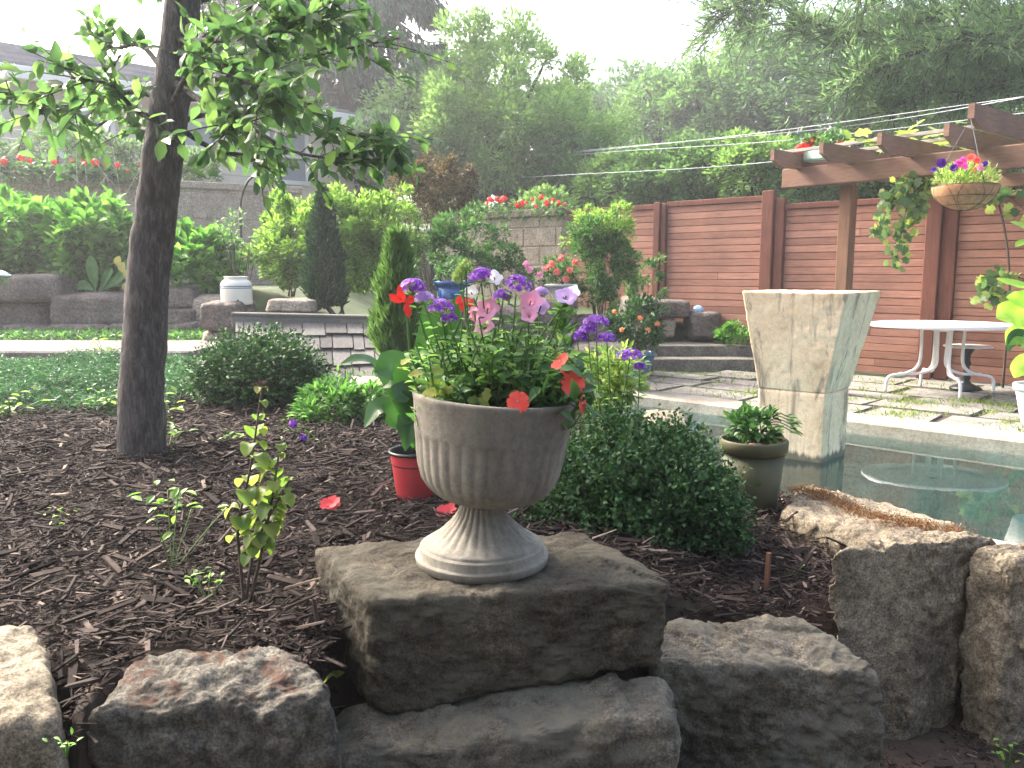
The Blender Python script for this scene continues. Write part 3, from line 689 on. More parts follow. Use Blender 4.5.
bowl = [(.05,.0),(.085,.004),(.118,.016,.001),(.14,.034,.004),(.156,.058,.0065),(.164,.085,.007),(.169,.115,.007),(.171,.14,.007),(.174,.16,.005),(.1755,.168,.001),(.176,.175),(.181,.235),(.184,.25),(.182,.256),(.174,.257),(.168,.252),(.163,.225),(.155,.21)]
g = G(); S2 = 1.01; pr_ = []
for i in range(len(bowl)-1):
    p, q = [np.array((*z_, 0)[:3], float) if len(z_) == 2 else np.array(z_, float) for z_ in (bowl[i], bowl[i+1])]
    for t in (0, .5): pr_.append(p+(q-p)*t)
pr_.append(q); n0 = g.n
lathe(g, [(p[0]*S2, p[1]*ZB, p[2]) for p in pr_], bc, 288, 36, M=MT)
bowl_o = g.build('bowl', um, urn)
soil_m = plain('potting_soil', (.035,.025,.02), .95, bmp=.01, bscale=70)
def disc(g, c, r, M=None, k=24, dome=.01):
    V = [(0, 0, dome)]+[(r*math.cos(q)*f, r*math.sin(q)*f, dome*(1-f*f)) for f in (.5, 1) for q in np.arange(k)*2*math.pi/k]
    V = np.array(V); V = V@np.array(M).T if M is not None else V
    g.add(V+np.array(c), grid_faces(2, k, True)+1); n0 = g.n-len(V); g.f.setdefault(3, []).append(np.array([[n0, n0+1+i, n0+1+(i+1) % k] for i in range(k)]))
g = G(); disc(g, bc+MT@np.array([0, 0, .222]), .168, MT); g.build('soil', soil_m, urn)
urn_top = bc+MT@np.array([0, 0, .24])
# ------------------------------------------------------------ pots
def pot(name, label, c, r0, r1, h, mat, rimh=.03, rimw=.006, soil=True, rim_mat=None, cat='pot', group=None, prof=None):
    root = thing(name, label, cat, c, group); g = G()
    pf = prof or [(r0*.96, 0), (r0, .004), (r1*.97, h-rimh)]
    inner = [(r1*.96, h-.004), (r1*.93, h-.03)]
    rimp = [(r1*.97, h-rimh), (r1+rimw, h-rimh+.002), (r1+rimw*1.2, h-.004), (r1+rimw*.6, h), (r1*.97, h), (r1*.95, h-.006), (r1*.92, h-.05)]
    lathe(g, [(0.001, 0.001)]+pf+([] if rim_mat else rimp), c, 40); g.build('body', mat, root)
    if rim_mat: g = G(); lathe(g, rimp, c, 40); g.build('rim', rim_mat, root)
    if soil: g = G(); disc(g, np.array(c)+[0, 0, h-.035], r1*.93); g.build('soil', soil_m, root)
    return root
redp = plain('red_plastic', (.50,.05,.06), .45, var=.12); blackp = plain('black_plastic', (.02,.02,.02), .4)
c = on(417, 496, .43); pot('plant_pot', 'small red plastic pot with black rim standing in the mulch', c, .07, .092, .165, redp, .012, .004, rim_mat=blackp)
RED_POT = c+np.array([0, 0, .13])
olive = plain('olive_glaze', (.085,.083,.045), .55, var=.12, scale=4)
c = np.array([*on(752, 500, .2)[:2], .2]); c[1] += .05
c = at(751, 507, 3.1); pot('plant_pot', 'large olive green pot between the right boxwood and the pool', c, .095, .122, .272, olive, .05, .006)
OLIVE = c+np.array([0, 0, .24])
blue = plain('blue_glaze', (.03,.09,.16), .12, var=.3, scale=6); 
c = at(636, 378, 8.3); c[2] = max(c[2], 0); bh = at(636, 352, 8.3)[2]-c[2]
pot('plant_pot', 'dark teal glazed pot with a leafy shrub at the pool corner', c, .12, .19, bh, blue, .03, .015); TEAL = c+np.array([0, 0, bh])
blue2 = plain('cobalt_glaze', (.012,.07,.22), .1, var=.2); c = at(453, 306, 8.8); bh = at(453, 281, 8.8)[2]-c[2]
pot('plant_pot', 'glossy cobalt blue pot half hidden behind the urn flowers', c, .13, .19, bh, blue2, .04, .02); COB = c+np.array([0, 0, bh])
whp = plain('pale_cast_stone', (.42,.41,.42), .7, var=.12); c = at(561, 303, 9.4); bh = at(561, 284, 9.4)[2]-c[2]
pot('plant_pot', 'pale grey pot of coral roses on the terrace block', c, .10, .165, bh, whp, .03, .02, prof=[(.11, 0), (.12, .02), (.09, .05), (.13, .12), (.158, bh-.03)]); ROSEP = c+np.array([0, 0, bh])
c = at(1042, 424, 5.25); bh = .26; pot('plant_pot', 'white pot at the right edge on the pool coping', c, .12, .17, bh, trim, .04, .01); RPOT = c+np.array([0, 0, bh])
# crock
cr = plain('cream_stoneware', (.70,.66,.56), .22, var=.05); bl = plain('blue_band', (.03,.06,.25), .3); c = at(237, 304.5, 8.15)
root = thing('crock', 'cream stoneware crock with two blue bands on the grey block', 'crock', c); kx = 1.0
pf = [(.001,.0),(.142,0),(.148,.006),(.150,.03),(.150,.19),(.146,.212),(.13,.232),(.112,.242),(.108,.262),(.116,.268),(.116,.276),(.10,.277),(.095,.25),(.09,.22),(.001,.215)]
g = G(); lathe(g, pf, c, 40); g.build('body', cr, root)
for z in (.165, .182): g = G(); lathe(g, [(.149, z-.006), (.1525, z-.005), (.1525, z+.001), (.149, z+.002)], c, 40); g.build('band', bl, root)
g = G(); lathe(g, [(.001,0),(.012,0),(.012,.012),(.001,.012)], (0,0,0), 12); V = np.concatenate(g.v)@np.array([[1,0,0],[0,0,-1],[0,1,0]]).T; g.v = [V+c+np.array([.06,-.142,.04])]; g.build('spigot_hole', blackp, root)
# gazing ball
gb = plain('mosaic_blue', (.28,.42,.55), .12, var=.8, scale=26); c = at(698, 311.5, 11.1); g = G(); r_ = .085
lathe(g, [(r_*math.sin(q)+.0005, -r_*math.cos(q)) for q in np.linspace(0, math.pi, 16)], c, 24)
tag(g.build('gazing_ball', gb), 'small blue and white mosaic ball on a boulder by the fence', 'garden ball')

# ------------------------------------------------------------ white patio table
wt = plain('white_enamel', (.72,.72,.72), .35, var=.08, scale=14); tc_ = on(939, 392, 0); tc_[2] = 0
tab = thing('patio_table', 'white oval metal patio table with curved tube legs', 'table', tc_)
TZ = at(938, 324, tc_[1])[2]; RA, RB = .67, .52; oa = math.radians(-12)
def ov(r1, r2, z, k=64):
    q = np.arange(k)*2*math.pi/k; return (np.stack([r1*np.cos(q), r2*np.sin(q), np.full(k, z)], 1))@rotz(oa).T
g = G(); prof = [(.72,-.018),(.97,-.018),(1,-.03),(1.012,-.03),(1.016,-.02),(1.016,.0),(1.008,.008),(.99,.008),(.965,.0),(.6,.001),(.05,.001)]
V = np.concatenate([ov(RA*f, RB*f, z) for f, z in prof])+tc_+np.array([0, 0, TZ]); g.add(V, grid_faces(len(prof), 64, True)); g.build('tabletop', wt, tab)
for i in range(4):
    q = oa+math.radians(-90+i*90+8); dx, dy = math.cos(q), math.sin(q); g = G()
    f = .78 if i % 2 else .66
    P = smooth_path([tc_+np.array([dx*r_*f, dy*r_*f, z]) for r_, z in ((.27,TZ-.02),(.26,.45),(.27,.3),(.33,.225),(.46,.18),(.6,.165),(.665,.12),(.675,.0))], 6)
    tube(g, P, .016, 10); g.build('leg', wt, tab)
    g = G(); q2 = q+.5; d2, e2_ = math.cos(q2), math.sin(q2)
    P = smooth_path([tc_+np.array([d2*.075, e2_*.075, TZ-.02]), tc_+np.array([d2*.065, e2_*.065, .45]), tc_+np.array([d2*.08, e2_*.08, .26]), tc_+np.array([dx*.2, dy*.2, .19]), tc_+np.array([dx*.4, dy*.4, .185])], 6)
    tube(g, P, .014, 8); g.build('centre_tube', wt, tab)
g = G()
for z in (TZ-.06,): lathe(g, [(.085, z-.012), (.095, z-.012), (.095, z+.012), (.085, z+.012), (.085, z-.012)], tc_, 24)
g.build('umbrella_ring', wt, tab)
# bistro side table
c = on(965, 389, 0); irn = plain('dark_iron', (.03,.035,.04), .45, metal=.6); bt = thing('side_table', 'small round bistro table with dark iron pedestal by the fence', 'table', c)
bz = at(967, 346, c[1])[2]; g = G(); lathe(g, [(.001,bz-.012),(.225,bz-.012),(.232,bz-.006),(.232,bz),(.225,bz+.004),(.001,bz+.004)], c, 40); g.build('tabletop', wt, bt)
g = G(); lathe(g, [(.001,0),(.15,0),(.155,.012),(.12,.03),(.06,.06),(.035,.09),(.045,.12),(.03,.16),(.026,.24),(.04,.27),(.026,.30),(.03,.36),(.06,bz-.04),(.08,bz-.012),(.001,bz-.012)], c, 24); g.build('pedestal', irn, bt)

# ------------------------------------------------------------ pergola
pw = woodmat('pergola_wood', [(.17,.10,.075), (.21,.13,.095), (.25,.155,.12)], grain=(1.2, 1.2, 18), scale=5)
pv = woodmat('pergola_post_wood', [(.15,.085,.055), (.19,.11,.075)], grain=(16, 16, 1), scale=4)
A = at(783, 179, 8.45); B = at(1060, 152, 6.55); B2 = A+(B-A)*1.7
perg = thing('pergola', 'brown wooden pergola over the patio with overhanging rafters', 'pergola', (A[0], A[1], 0))
dv = (B2-A)/np.linalg.norm(B2-A); hz_ = nrm(np.array([dv[0], dv[1], 0.])); pe = np.array([-hz_[1], hz_[0], 0])*1.0   # points to the fence side
if pe[0] < 0: pe = -pe
def beam(g, a, b, w_, h_, bev=.006):
    a, b = np.array(a), np.array(b); Ln = np.linalg.norm(b-a); d_ = (b-a)/Ln; x = nrm(np.cross(d_, (0, 0, 1.))); z = np.cross(x, d_); R = np.stack([d_, x, z], 1); box(g, (a+b)/2, (Ln, w_, h_), R, bev)
hb = at(783, 170, 8.45)[2]-at(783, 189, 8.45)[2]
g = G(); beam(g, A, B2, .05, hb, .008); g.build('beam', pw, perg, smooth=False)
g = G(); beam(g, A+pe*.11+hz_*.1, B2+pe*.11, .045, hb*.95); g.build('beam', pw, perg, smooth=False)
for u in (None, 3.6):
    if u is None: pt = at(844, 250, 8.1); 
    else: pt = A+hz_*4.2
    zt_ = A[2]+dv[2]*np.linalg.norm(pt[:2]-A[:2])
    g = G(); p0 = np.array([pt[0], pt[1], 0])+pe*.03; box(g, p0+np.array([0, 0, (zt_-hb*.5)/2]), (.125, .12, zt_-hb*.5), rotz(math.atan2(hz_[1], hz_[0])), .008); g.build('post', pv, perg, smooth=False)
raf = []
for (px, py, Y) in ((772,160,8.0), (821,153,7.55), (879,145,7.05), (946,136,6.6), (971,115,5.6)):
    p = at(px, py, Y); raf.append(p)
ztop = [A[2]+hb*.5]
for i, p in enumerate(raf):
    q_ = p+pe*2.6; hr = .15; g = G(); a_ = p.copy(); 
    u = np.dot(a_[:2]-A[:2], hz_[:2]); zb_ = A[2]+dv[2]*u+hb*.5+hr/2 if i < 4 else a_[2]
    a_[2] = max(zb_-.02, min(a_[2], zb_+.05)) if i < 4 else a_[2]; q_[2] = a_[2]
    d_ = pe; x = np.cross(d_, (0, 0, 1.))
    # tapered decorative end
    V = []
    for w_ in (-.02, .02):
        for (l_, z_) in ((0, hr*.5), (2.6, hr*.5), (2.6, -hr*.5), (.14, -hr*.5), (.0, -hr*.15)): V.append(a_+pe*l_+x*w_+np.array([0, 0, z_]))
    g.add(V, [[i_, (i_+1) % 5, 5+(i_+1) % 5, 5+i_] for i_ in range(5)]); g.f[5] = [np.array([[4,3,2,1,0],[5,6,7,8,9]])+g.n-10]
    g.build('rafter', pw, perg, smooth=False); raf[i] = a_
g = G()
for j, l_ in enumerate((.35, .8, 1.25, 1.7, 2.2)):
    a_ = raf[0]+pe*l_+np.array([0, 0, .09])-hz_*.15; b_ = raf[3]+pe*l_+np.array([0, 0, .09])+hz_*2.0; beam(g, a_, b_, .035, .03, .003)
greyw = woodmat('grey_batten', [(.30,.27,.24), (.38,.35,.31)], scale=6); g.build('battens', greyw, perg, smooth=False)
# ledger on the fence side
g = G(); beam(g, raf[0]+pe*2.5-np.array([0, 0, .14]), raf[3]+pe*2.5+hz_*2-np.array([0, 0, .14]), .05, .14); g.build('ledger', pw, perg, smooth=False)

# ------------------------------------------------------------ low shingled well cover
ws = woodmat('weathered_shake', [(.08,.077,.076), (.13,.126,.122), (.185,.18,.172), (.10,.097,.095)], grain=(9, 1.0, 9), scale=7, bd=.006)
P00, P10 = at(236, 318, 6.35), at(404, 322, 6.2); P01, P11 = at(238, 386, 5.75), at(412, 376, 5.65)
wc = thing('shingle_roof_cover', 'low weathered grey shake roof standing behind the left boxwood', 'roof cover', ((P01+P11)/2*np.array([1,1,0])+np.array([0,0,.4])))
g = G(); rows = 4; nf = nrm(np.cross(P10-P00, P01-P00)); nf = nf if nf[2] > 0 else -nf
for i in range(rows):
    x = -rs2.uniform(0, .06); f0, f1 = i/rows, (i+1)/rows+.03
    while x < 1:
        wx = rs2.uniform(.055, .16); x0, x1 = max(0, x), min(1, x+wx-.006)
        if x1-x0 > .01:
            j = rs2.uniform(-.02, .025)
            a_, b_ = [P00+(P10-P00)*q+(P01-P00+((P11-P10)-(P01-P00))*q)*f0 for q in (x0, x1)]
            c_, d_ = [P00+(P10-P00)*q+(P01-P00+((P11-P10)-(P01-P00))*q)*(f1+j) for q in (x1, x0)]
            lo, hi = .004, .020+rs2.uniform(0, .006)
            V = [a_+nf*lo, b_+nf*lo, c_+nf*hi, d_+nf*hi, a_-nf*.004, b_-nf*.004, c_+nf*(hi-.013), d_+nf*(hi-.013)]
            g.add(V, [[0,1,2,3],[3,2,6,7],[0,3,7,4],[1,5,6,2]])
        x += wx
g.build('shakes', ws, wc, smooth=False)
g = G(); bk = np.array([0, .75, 0]); g.add([P00+nf*-.01, P10+nf*-.01, P10+bk-[0,0,.42], P00+bk-[0,0,.42]], [[0,3,2,1]]); 
g.add([P00-nf*.02, P10-nf*.02, P11-nf*.02, P01-nf*.02], [[0,1,2,3]]); g.build('back_slope', ws, wc, smooth=False)
g = G(); up = np.array([0, 0, .03]); beam(g, P00+up-[.02,0,0], P10+up+[.02,0,0], .10, .03); beam(g, P00-[.02,.035,.02], P10-[-.02,.035,.02], .02, .10); g.build('ridge_cap', ws, wc, smooth=False)
for (pa, pb) in ((P00, P01), (P10, P11)):
    g = G()
    q0_, q1_ = pa*[1,1,0]+[0,.35,.38], pb*[1,1,0]+[0,.03,.38]
    g.add([pa-[0,0,.02], pb-[0,0,.02], q1_, q0_, pa+bk-[0,0,.44]], [[0,1,2],[0,2,3],[0,3,4]])
    g.build('side_wall', ws, wc, smooth=False)

# wooden stake, iron hoop, chrome thing
g = G(); a_ = on(766, 596, .27); tube(g, [a_, a_+[.003,0,.13]], [.009,.008], 4); tag(g.build('wooden_stake', pv, smooth=False), 'short reddish wooden stake stuck in the mulch at the right', 'stake')
hoop = at(262, 260, 10.5); g = G(); P = [hoop+np.array([.25*math.cos(q), 0, .55+.5*math.sin(q)]) for q in np.linspace(math.pi, .15, 20)]
P = [P[0]-[0,0,1.0]]+P; tube(g, smooth_path(P, 2), .014, 8); tag(g.build('iron_arch', irn), 'thin dark iron arch beside the concrete retaining wall', 'garden arch')
g = G(); c = at(2, 278, 5.2); chrome = plain('chrome', (.6,.6,.62), .15, metal=1)
fx = thing('garden_light', 'shiny metal path light at the left edge', 'light', (c[0], c[1], gzs(c[0], c[1])))
g = G(); tube(g, smooth_path([(c[0]-.16, c[1], gzs(c[0], c[1])), (c[0]-.14, c[1], c[2]-.12), (c[0]-.06, c[1], c[2]-.03), c], 4), .008, 8); g.build('stem', irn, fx)
g = G(); lathe(g, [(.001,-.045),(.03,-.045),(.034,-.02),(.034,.0),(.06,.01),(.058,.018),(.02,.04),(.001,.045)], c, 20); g.build('lamp_head', chrome, fx)

# ------------------------------------------------------------ overhead wires
wm = plain('cable', (.38,.40,.43), .5)
for lb, pts in (('uppermost pale overhead cable crossing the woods', ((520,158,24),(610,149,17),(760,133,13.4),(1100,86,9.5))), ('second pale overhead cable just under the uppermost', ((520,160,24),(610,152,17),(790,140,13.2),(1100,104,9.7))),
                ('faint cable running close beside the uppermost one', ((520,157,24),(610,148,17.2),(840,127,13),(1100,84,9.6))), ('lowest dark overhead cable crossing the woods', ((470,180,24),(565,175,17),(760,163,13.2),(1100,118,9.3)))):
    P = smooth_path([at(*p) for p in pts], 12); P[:, 2] -= .15*np.sin(np.linspace(0, math.pi, len(P)))*0; g = G(); tube(g, P, .0065, 5); tag(g.build('overhead_cable', wm), lb, 'cable', 'overhead cables')
# ------------------------------------------------------------ foliage builders
def clump_points(n, cen, rad, clumps, cr, rsx=rs, shell=.75, cut=None):
    """leaf positions and outward directions in clumps spread through an ellipsoid"""
    d = rdir(clumps); rr = shell+(1-shell)*rsx.rand(clumps)-(rsx.rand(clumps) < .3)*rsx.rand(clumps)*.5
    cc_ = d*rr[:, None]*(1+.13*np.sin(d[:, :1]*5+d[:, 1:2]*7+cen[0]))
    if cut is not None: cc_ = cc_[cc_[:, 2] > cut]
    k = rsx.randint(0, len(cc_), n); o = rdir(n)*(rsx.rand(n)**.45)[:, None]
    sz = rsx.uniform(.6, 1.25, len(cc_))[k][:, None]
    rad = np.array(rad, float); P = np.array(cen)+cc_[k]*rad+o*sz*cr*rad.mean()
    D = nrm(o*1.0+cc_[k]*.7+rsx.normal(0, .35, (n, 3))+np.array([0, 0, .15])); return P, D, cc_*rad+np.array(cen)
def shrub(name, label, cat, cen, rad, n, L, W, mat, clumps=60, cr=.25, tpl=DIAM, group=None, stems=5, base=None, stemmat=None, shell=.75, cut=-.6, curl=1.0, root=None):
    base = (cen[0], cen[1], gzs(cen[0], cen[1])) if base is None else base
    if root is None: root = thing(name, label, cat, base, group)
    P, D, cs = clump_points(n, cen, rad, clumps, cr, shell=shell, cut=cut)
    g = G(); scatter(g, tpl, P, D, rdir(n)*.6+(0, 0, 1), rs.uniform(.65, 1.25, n)*L, rs.uniform(.7, 1.2, n)*W, curl)
    g.build('foliage', mat, root)
    if stems:
        g = G()
        for i in range(stems):
            c = cs[rs.randint(len(cs))]; b = np.array(base)+rs.normal(0, .03, 3)*(1, 1, 0); mid = (b+c)/2+rs.normal(0, .05, 3)*np.mean(rad)
            r0 = .02*np.mean(rad)+.002; tube(g, smooth_path([b, mid, c], 4), [r0, r0*.4], 5)
        g.build('branches', stemmat or twig, root)
    return root
twig = plain('twig_bark', (.09,.07,.055), .9, bmp=.003)
# bark of the near tree
m, n, bs, L = newmat('plum_bark'); 
v = texn(n, 'ShaderNodeTexVoronoi', 42, stretch=(1.8, 1.8, .45)); v.feature = 'DISTANCE_TO_EDGE'
a = texn(n, 'ShaderNodeTexNoise', 26, detail=10, rough=.8, stretch=(2.2, 2.2, .5), dist=.5); r = ramp(n, [(.36, (.018,.015,.015)), (.5, (.07,.06,.059)), (.66, (.19,.172,.16))]); L(a.outputs[0], r.inputs[0])
rv = ramp(n, [(0, (.3,.3,.3)), (.2, (1,1,1))]); L(v.outputs[0], rv.inputs[0]); L(mixc(n, .3, r.outputs[0], rv.outputs[0], 'MULTIPLY'), bs.inputs['Base Color']); bs.inputs['Roughness'].default_value = .9
mm = n.nodes.new('ShaderNodeMath'); mm.operation = 'MULTIPLY_ADD'; L(rv.outputs[0], mm.inputs[0]); mm.inputs[1].default_value = .25; L(a.outputs[0], mm.inputs[2]); bump(n, bs, mm.outputs[0], 1.0, .012)
bark = m
# ---------------- near tree
TY = 3.62; tb = on(142, 455, .43); TY = tb[1]
tree = thing('tree', 'nearest tree with dark rough leaning trunk growing in the mulch', 'tree', tb)
pp = [(142,470),(142,400),(145,330),(151,250),(160,180),(168,120),(174,70),(181,20),(186,-60),(194,-190)]
P = smooth_path([at(x, y, TY) for x, y in pp], 12); wpx = np.array([48,43,41,40,38,36,33,32,30,24])*TY/F/2
g = G(); tube(g, P, wpx, 30, rough=.09)
for (px, py, sz) in ((151,283,.02),(147,335,.018),(185,45,.03),(136,372,.012),(148,180,.012)):
    c = at(px, py, TY-.07); g2 = np.linspace(0, math.pi, 7)
g.build('trunk', bark, tree)
crown_m = leafmat('plum_leaf', [(.035,.078,.037), (.052,.105,.045), (.075,.14,.055), (.12,.19,.07)], .5, .42)
BR = [  # px, py, depth offset : branch polylines
 ([(160,97,0),(130,92,.05),(95,100,.0),(60,108,-.1),(25,104,-.15),(-8,88,-.2)], 26, .9),
 ([(163,70,0),(140,45,.2),(112,48,.3),(90,30,.35)], 14, 1), ([(158,120,0),(135,110,-.25),(110,85,-.4),(70,78,-.5)], 20, 1),
 ([(157,130,0),(140,128,.4),(118,118,.5),(90,128,.55)], 14, 1),
 ([(172,90,0),(205,80,.1),(250,78,.15),(300,60,.1),(350,48,.0),(400,38,-.1)], 30, 1),
 ([(170,60,0),(215,30,.2),(260,0,.3),(300,-40,.3)], 30, 1), ([(172,40,0),(225,40,-.3),(280,30,-.4),(330,15,-.5)], 32, 1),
 ([(165,130,0),(205,115,.1),(245,125,.1),(290,150,.0),(330,158,-.1),(385,160,-.1)], 22, 1), ([(168,110,0),(200,60,-.4),(240,80,-.6),(275,100,-.7)], 34, 1),
 ([(167,120,0),(215,150,.2),(245,155,.25),(275,165,.3)], 12, 1), ([(169,100,0),(215,100,.35),(260,110,.5),(310,120,.6)], 34, 1),
 ([(250,80,.15),(290,90,.1),(340,130,.0),(392,140,-.1)], 22, .9), ([(178,10,0),(230,-10,.1),(290,-30,.2),(380,-40,.2)], 26, 1),
 ([(180,0,0),(140,-20,.2),(100,-30,.3)], 16, 1), ([(175,70,0),(220,55,.5),(265,50,.8),(300,20,1.0)], 34, 1), ([(172,80,0),(200,100,-.3),(225,118,-.45),(235,132,-.5)], 16, 1),
 ([(180,-40,0),(230,-80,.5),(300,-120,.8)], 40, 1.2), ([(184,-80,0),(120,-120,-.4),(40,-140,-.6)], 40, 1.2), ([(184,-60,0),(220,-100,-.8),(260,-120,-1.3)], 40, 1.2), ([(184,-120,0),(200,-160,.8),(180,-200,1.5)], 40, 1.2)]
gb_ = G(); LP, LD, LL = [], [], []
for pts, ntw, dens in BR:
    Pb = smooth_path([at(x, y, TY+o_) for x, y, o_ in pts], 8); tube(gb_, Pb, [.013, .003], 6)
    n_ = len(Pb)
    for _ in range(int(ntw*1.0)):
        i = int(rs.uniform(.26, .98)*(n_-1)); p0 = Pb[i]; ax_ = Pb[min(i+1, n_-1)]-Pb[max(i-1, 0)]
        d = nrm(nrm(ax_)*.9+rs.normal(0, .6, 3)*(1, 1, .75)+(0, 0, .12)); ln = rs.uniform(.10, .28)
        P_ = [p0+d*ln*t+np.array([0, 0, -.10*ln])*t*t for t in np.linspace(0, 1, 5)]
        tube(gb_, P_, [.0028, .0012], 4, cap=False)
        nl = int(rs.uniform(5, 11))
        for t in np.linspace(.15, 1.0, nl):
            q = p0+d*ln*t+np.array([0, 0, -.1*ln*t*t]); a_ = rs.uniform(0, 6.28)
            LP.append(q); LD.append(nrm(d*.7+rs.normal(0, .7, 3)+np.array([0, 0, -.3]))); LL.append(rs.uniform(.04, .08))
gb_.build('branches', bark, tree)
LP, LD, LL = np.array(LP), np.array(LD), np.array(LL); g = G()
scatter(g, LEAF, LP, LD, rdir(len(LP))*.7+(0, 0, .9), LL, LL*.62); g.build('foliage', crown_m, tree)

# ---------------- shrubs
boxm = leafmat('boxwood_leaf', [(.014,.045,.016), (.022,.065,.022), (.036,.095,.028), (.07,.15,.045)], .12, .55, .2)
def boxwood(label, cen, rad, n, L, sp, group='dark green boxwood balls'):
    """dense ball of short leafy sprigs"""
    root = thing('boxwood', label, 'shrub', (cen[0], cen[1], gzs(cen[0], cen[1])), group)
    d = rdir(sp*2); d = d[d[:, 2] > -.45][:sp]; k = len(d); rad = np.array(rad)
    lump = np.array([1+.16*noise.fractal(Vector(q*2.1)+Vector(cen), 1, 2, 3)+.05*noise.noise(Vector(q*7)) for q in d])*rs.uniform(.80, 1.07, k)
    tips = np.array(cen)+d*lump[:, None]*rad; sd_ = nrm(d*rad.mean()/rad+rs.normal(0, .35, (k, 3))+(0, 0, .35))
    per = max(4, n//k); P, D, LLs = [], [], []
    ln = np.array(L)*5.0
    for j in range(per):
        t = j/(per-1); a_ = j*2.4; side = nrm(np.cross(sd_, rdir(k)))
        P.append(tips-sd_*ln*(1-t)); D.append(nrm(sd_*(.55+t*.6)+side*1.3)); LLs.append(np.full(k, L)*(1.05-.35*t)*rs.uniform(.8, 1.2, k))
    P, D, LLs = np.concatenate(P), np.concatenate(D), np.concatenate(LLs)
    g = G(); scatter(g, DIAM, P, D, rdir(len(P))*.9+(0, 0, 1), LLs, LLs*.62); g.build('foliage', boxm, root)
    g = G(); b = np.array([cen[0], cen[1], gzs(cen[0], cen[1])])
    for i in rs.randint(0, k, 60): tube(g, smooth_path([b+rs.normal(0, .02, 3)*(1, 1, 0), (b+tips[i])/2+rs.normal(0, .03, 3), tips[i]-sd_[i]*ln*.8], 3), [.007, .002], 4, cap=False)
    g.build('branches', twig, root)
    g = G()      # inner leaf mass
    k2 = n//3; o_ = rdir(k2)*(rs.rand(k2)**.35)[:, None]*.8; o_ = o_[o_[:, 2] > -.6]
    scatter(g, DIAM, np.array(cen)+o_*rad, rdir(len(o_)), rdir(len(o_)), L*1.2, L*.8); g.build('inner_foliage', boxm, root)
cb = at(262, 377, 4.9); boxwood('round boxwood ball behind the mulch left of the shingled roof', cb, (.42,.38,.31), 12000, .032, 1500)
cb = at(632, 500, 2.72); boxwood('broad boxwood mound right behind the urn', cb, (.375,.36,.31), 24000, .024, 2600)
cb = at(700, 522, 2.62); boxwood('small boxwood lobe beside the olive green pot', cb, (.17,.2,.20), 6000, .024, 650)
cb = at(560, 540, 2.55); boxwood('low boxwood lobe directly behind the urn block', cb, (.19,.2,.15), 5000, .024, 520)

hyd = leafmat('hydrangea_leaf', [(.045,.12,.025), (.065,.17,.03), (.10,.24,.045), (.16,.33,.06)], .4, .5)
HG = 'hydrangea bushes behind the terrace wall'
for (x, y, rx, rz, Y, n_, lb) in ((22,247,.95,.56,9.9,3600,'bright green broad leaved bush at the far left behind the wall'),(96,247,.6,.50,9.8,2600,'bright green broad leaved bush just left of the tree trunk'),(196,266,.42,.36,9.7,1500,'bright green broad leaved bush just right of the tree trunk'),(-70,240,.8,.6,10.2,2000,'broad leaved bush running out of the photo at the left')):
    c = at(x, y, Y); shrub('broadleaf_bush', lb, 'bush', c, (rx, .6, rz), n_, .15, .10, hyd, 90, .17, LEAF, HG, shell=.8, cut=-.75)
lime = leafmat('lime_shrub_leaf', [(.075,.14,.03), (.12,.21,.045), (.18,.28,.06), (.24,.34,.09)], .45, .5)
c = at(335, 251, 9.9); shrub('flowering_shrub', 'large airy yellow green shrub behind the shingled roof', 'shrub', c, (1.0,.6,.70), 22000, .062, .032, lime, 190, .15, DIAM, shell=.65)
c = at(288, 225, 10.1); shrub('flowering_shrub', 'yellow green lobe beside the iron arch', 'shrub', c, (.42,.4,.36), 3500, .06, .03, lime, 60, .17, DIAM, shell=.65)
c = at(392, 235, 9.7); shrub('flowering_shrub', 'light green shrub between the large airy one and the reddish bush', 'shrub', c, (.42,.4,.5), 4000, .06, .03, lime, 60, .17, DIAM, shell=.65)
# conifers
def needle_cone(name, label, base, h, r, n, L, W, mat, wob=.15, group=None, up=.8, tip=.0):
    root = thing(name, label, 'conifer', base, group); z = rs.rand(n)**1.15; a_ = rs.uniform(0, 6.283, n)
    rr = r*np.interp(z, [0, .12, .45, .8, 1], [.75, 1, .85, .42, .03+tip])*(1+wob*np.sin(a_*3+z*17)+.1*np.sin(a_*7-z*29))*rs.uniform(.72, 1.04, n)
    P = np.array(base)+np.stack([rr*np.cos(a_), rr*np.sin(a_), z*h+.02], -1); D = np.stack([np.cos(a_)*.6, np.sin(a_)*.6, np.full(n, up)], -1)+rs.normal(0, .28, (n, 3))
    g = G(); scatter(g, DIAM, P, D, rdir(n), rs.uniform(.6, 1.3, n)*L, rs.uniform(.7, 1.2, n)*W); g.build('foliage', mat, root)
    g = G(); tube(g, [np.array(base), np.array(base)+(0, 0, h*.9)], [.03*h, .004], 6); g.build('trunk', twig, root); return root
arb = leafmat('arborvitae', [(.012,.045,.018), (.02,.06,.024), (.03,.08,.03)], .15); fuz = leafmat('fuzzy_conifer', [(.07,.14,.045), (.11,.20,.06), (.16,.27,.09)], .3)
b_ = at(326, 309, 9.0); needle_cone('arborvitae', 'dark green narrow cone conifer in front of the airy shrub', b_, at(326, 193, 9.0)[2]-b_[2], .20, 7000, .075, .022, arb)
b_ = at(399, 362, 5.4); needle_cone('feathery_conifer', 'light green feathery column conifer left of the urn flowers', b_, at(404, 240, 5.4)[2]-b_[2], .135, 9000, .085, .008, fuz, wob=.28, up=1.1, tip=.05)
red = leafmat('barberry_leaf', [(.045,.035,.025), (.075,.05,.03), (.12,.075,.04), (.06,.075,.035)], .3)
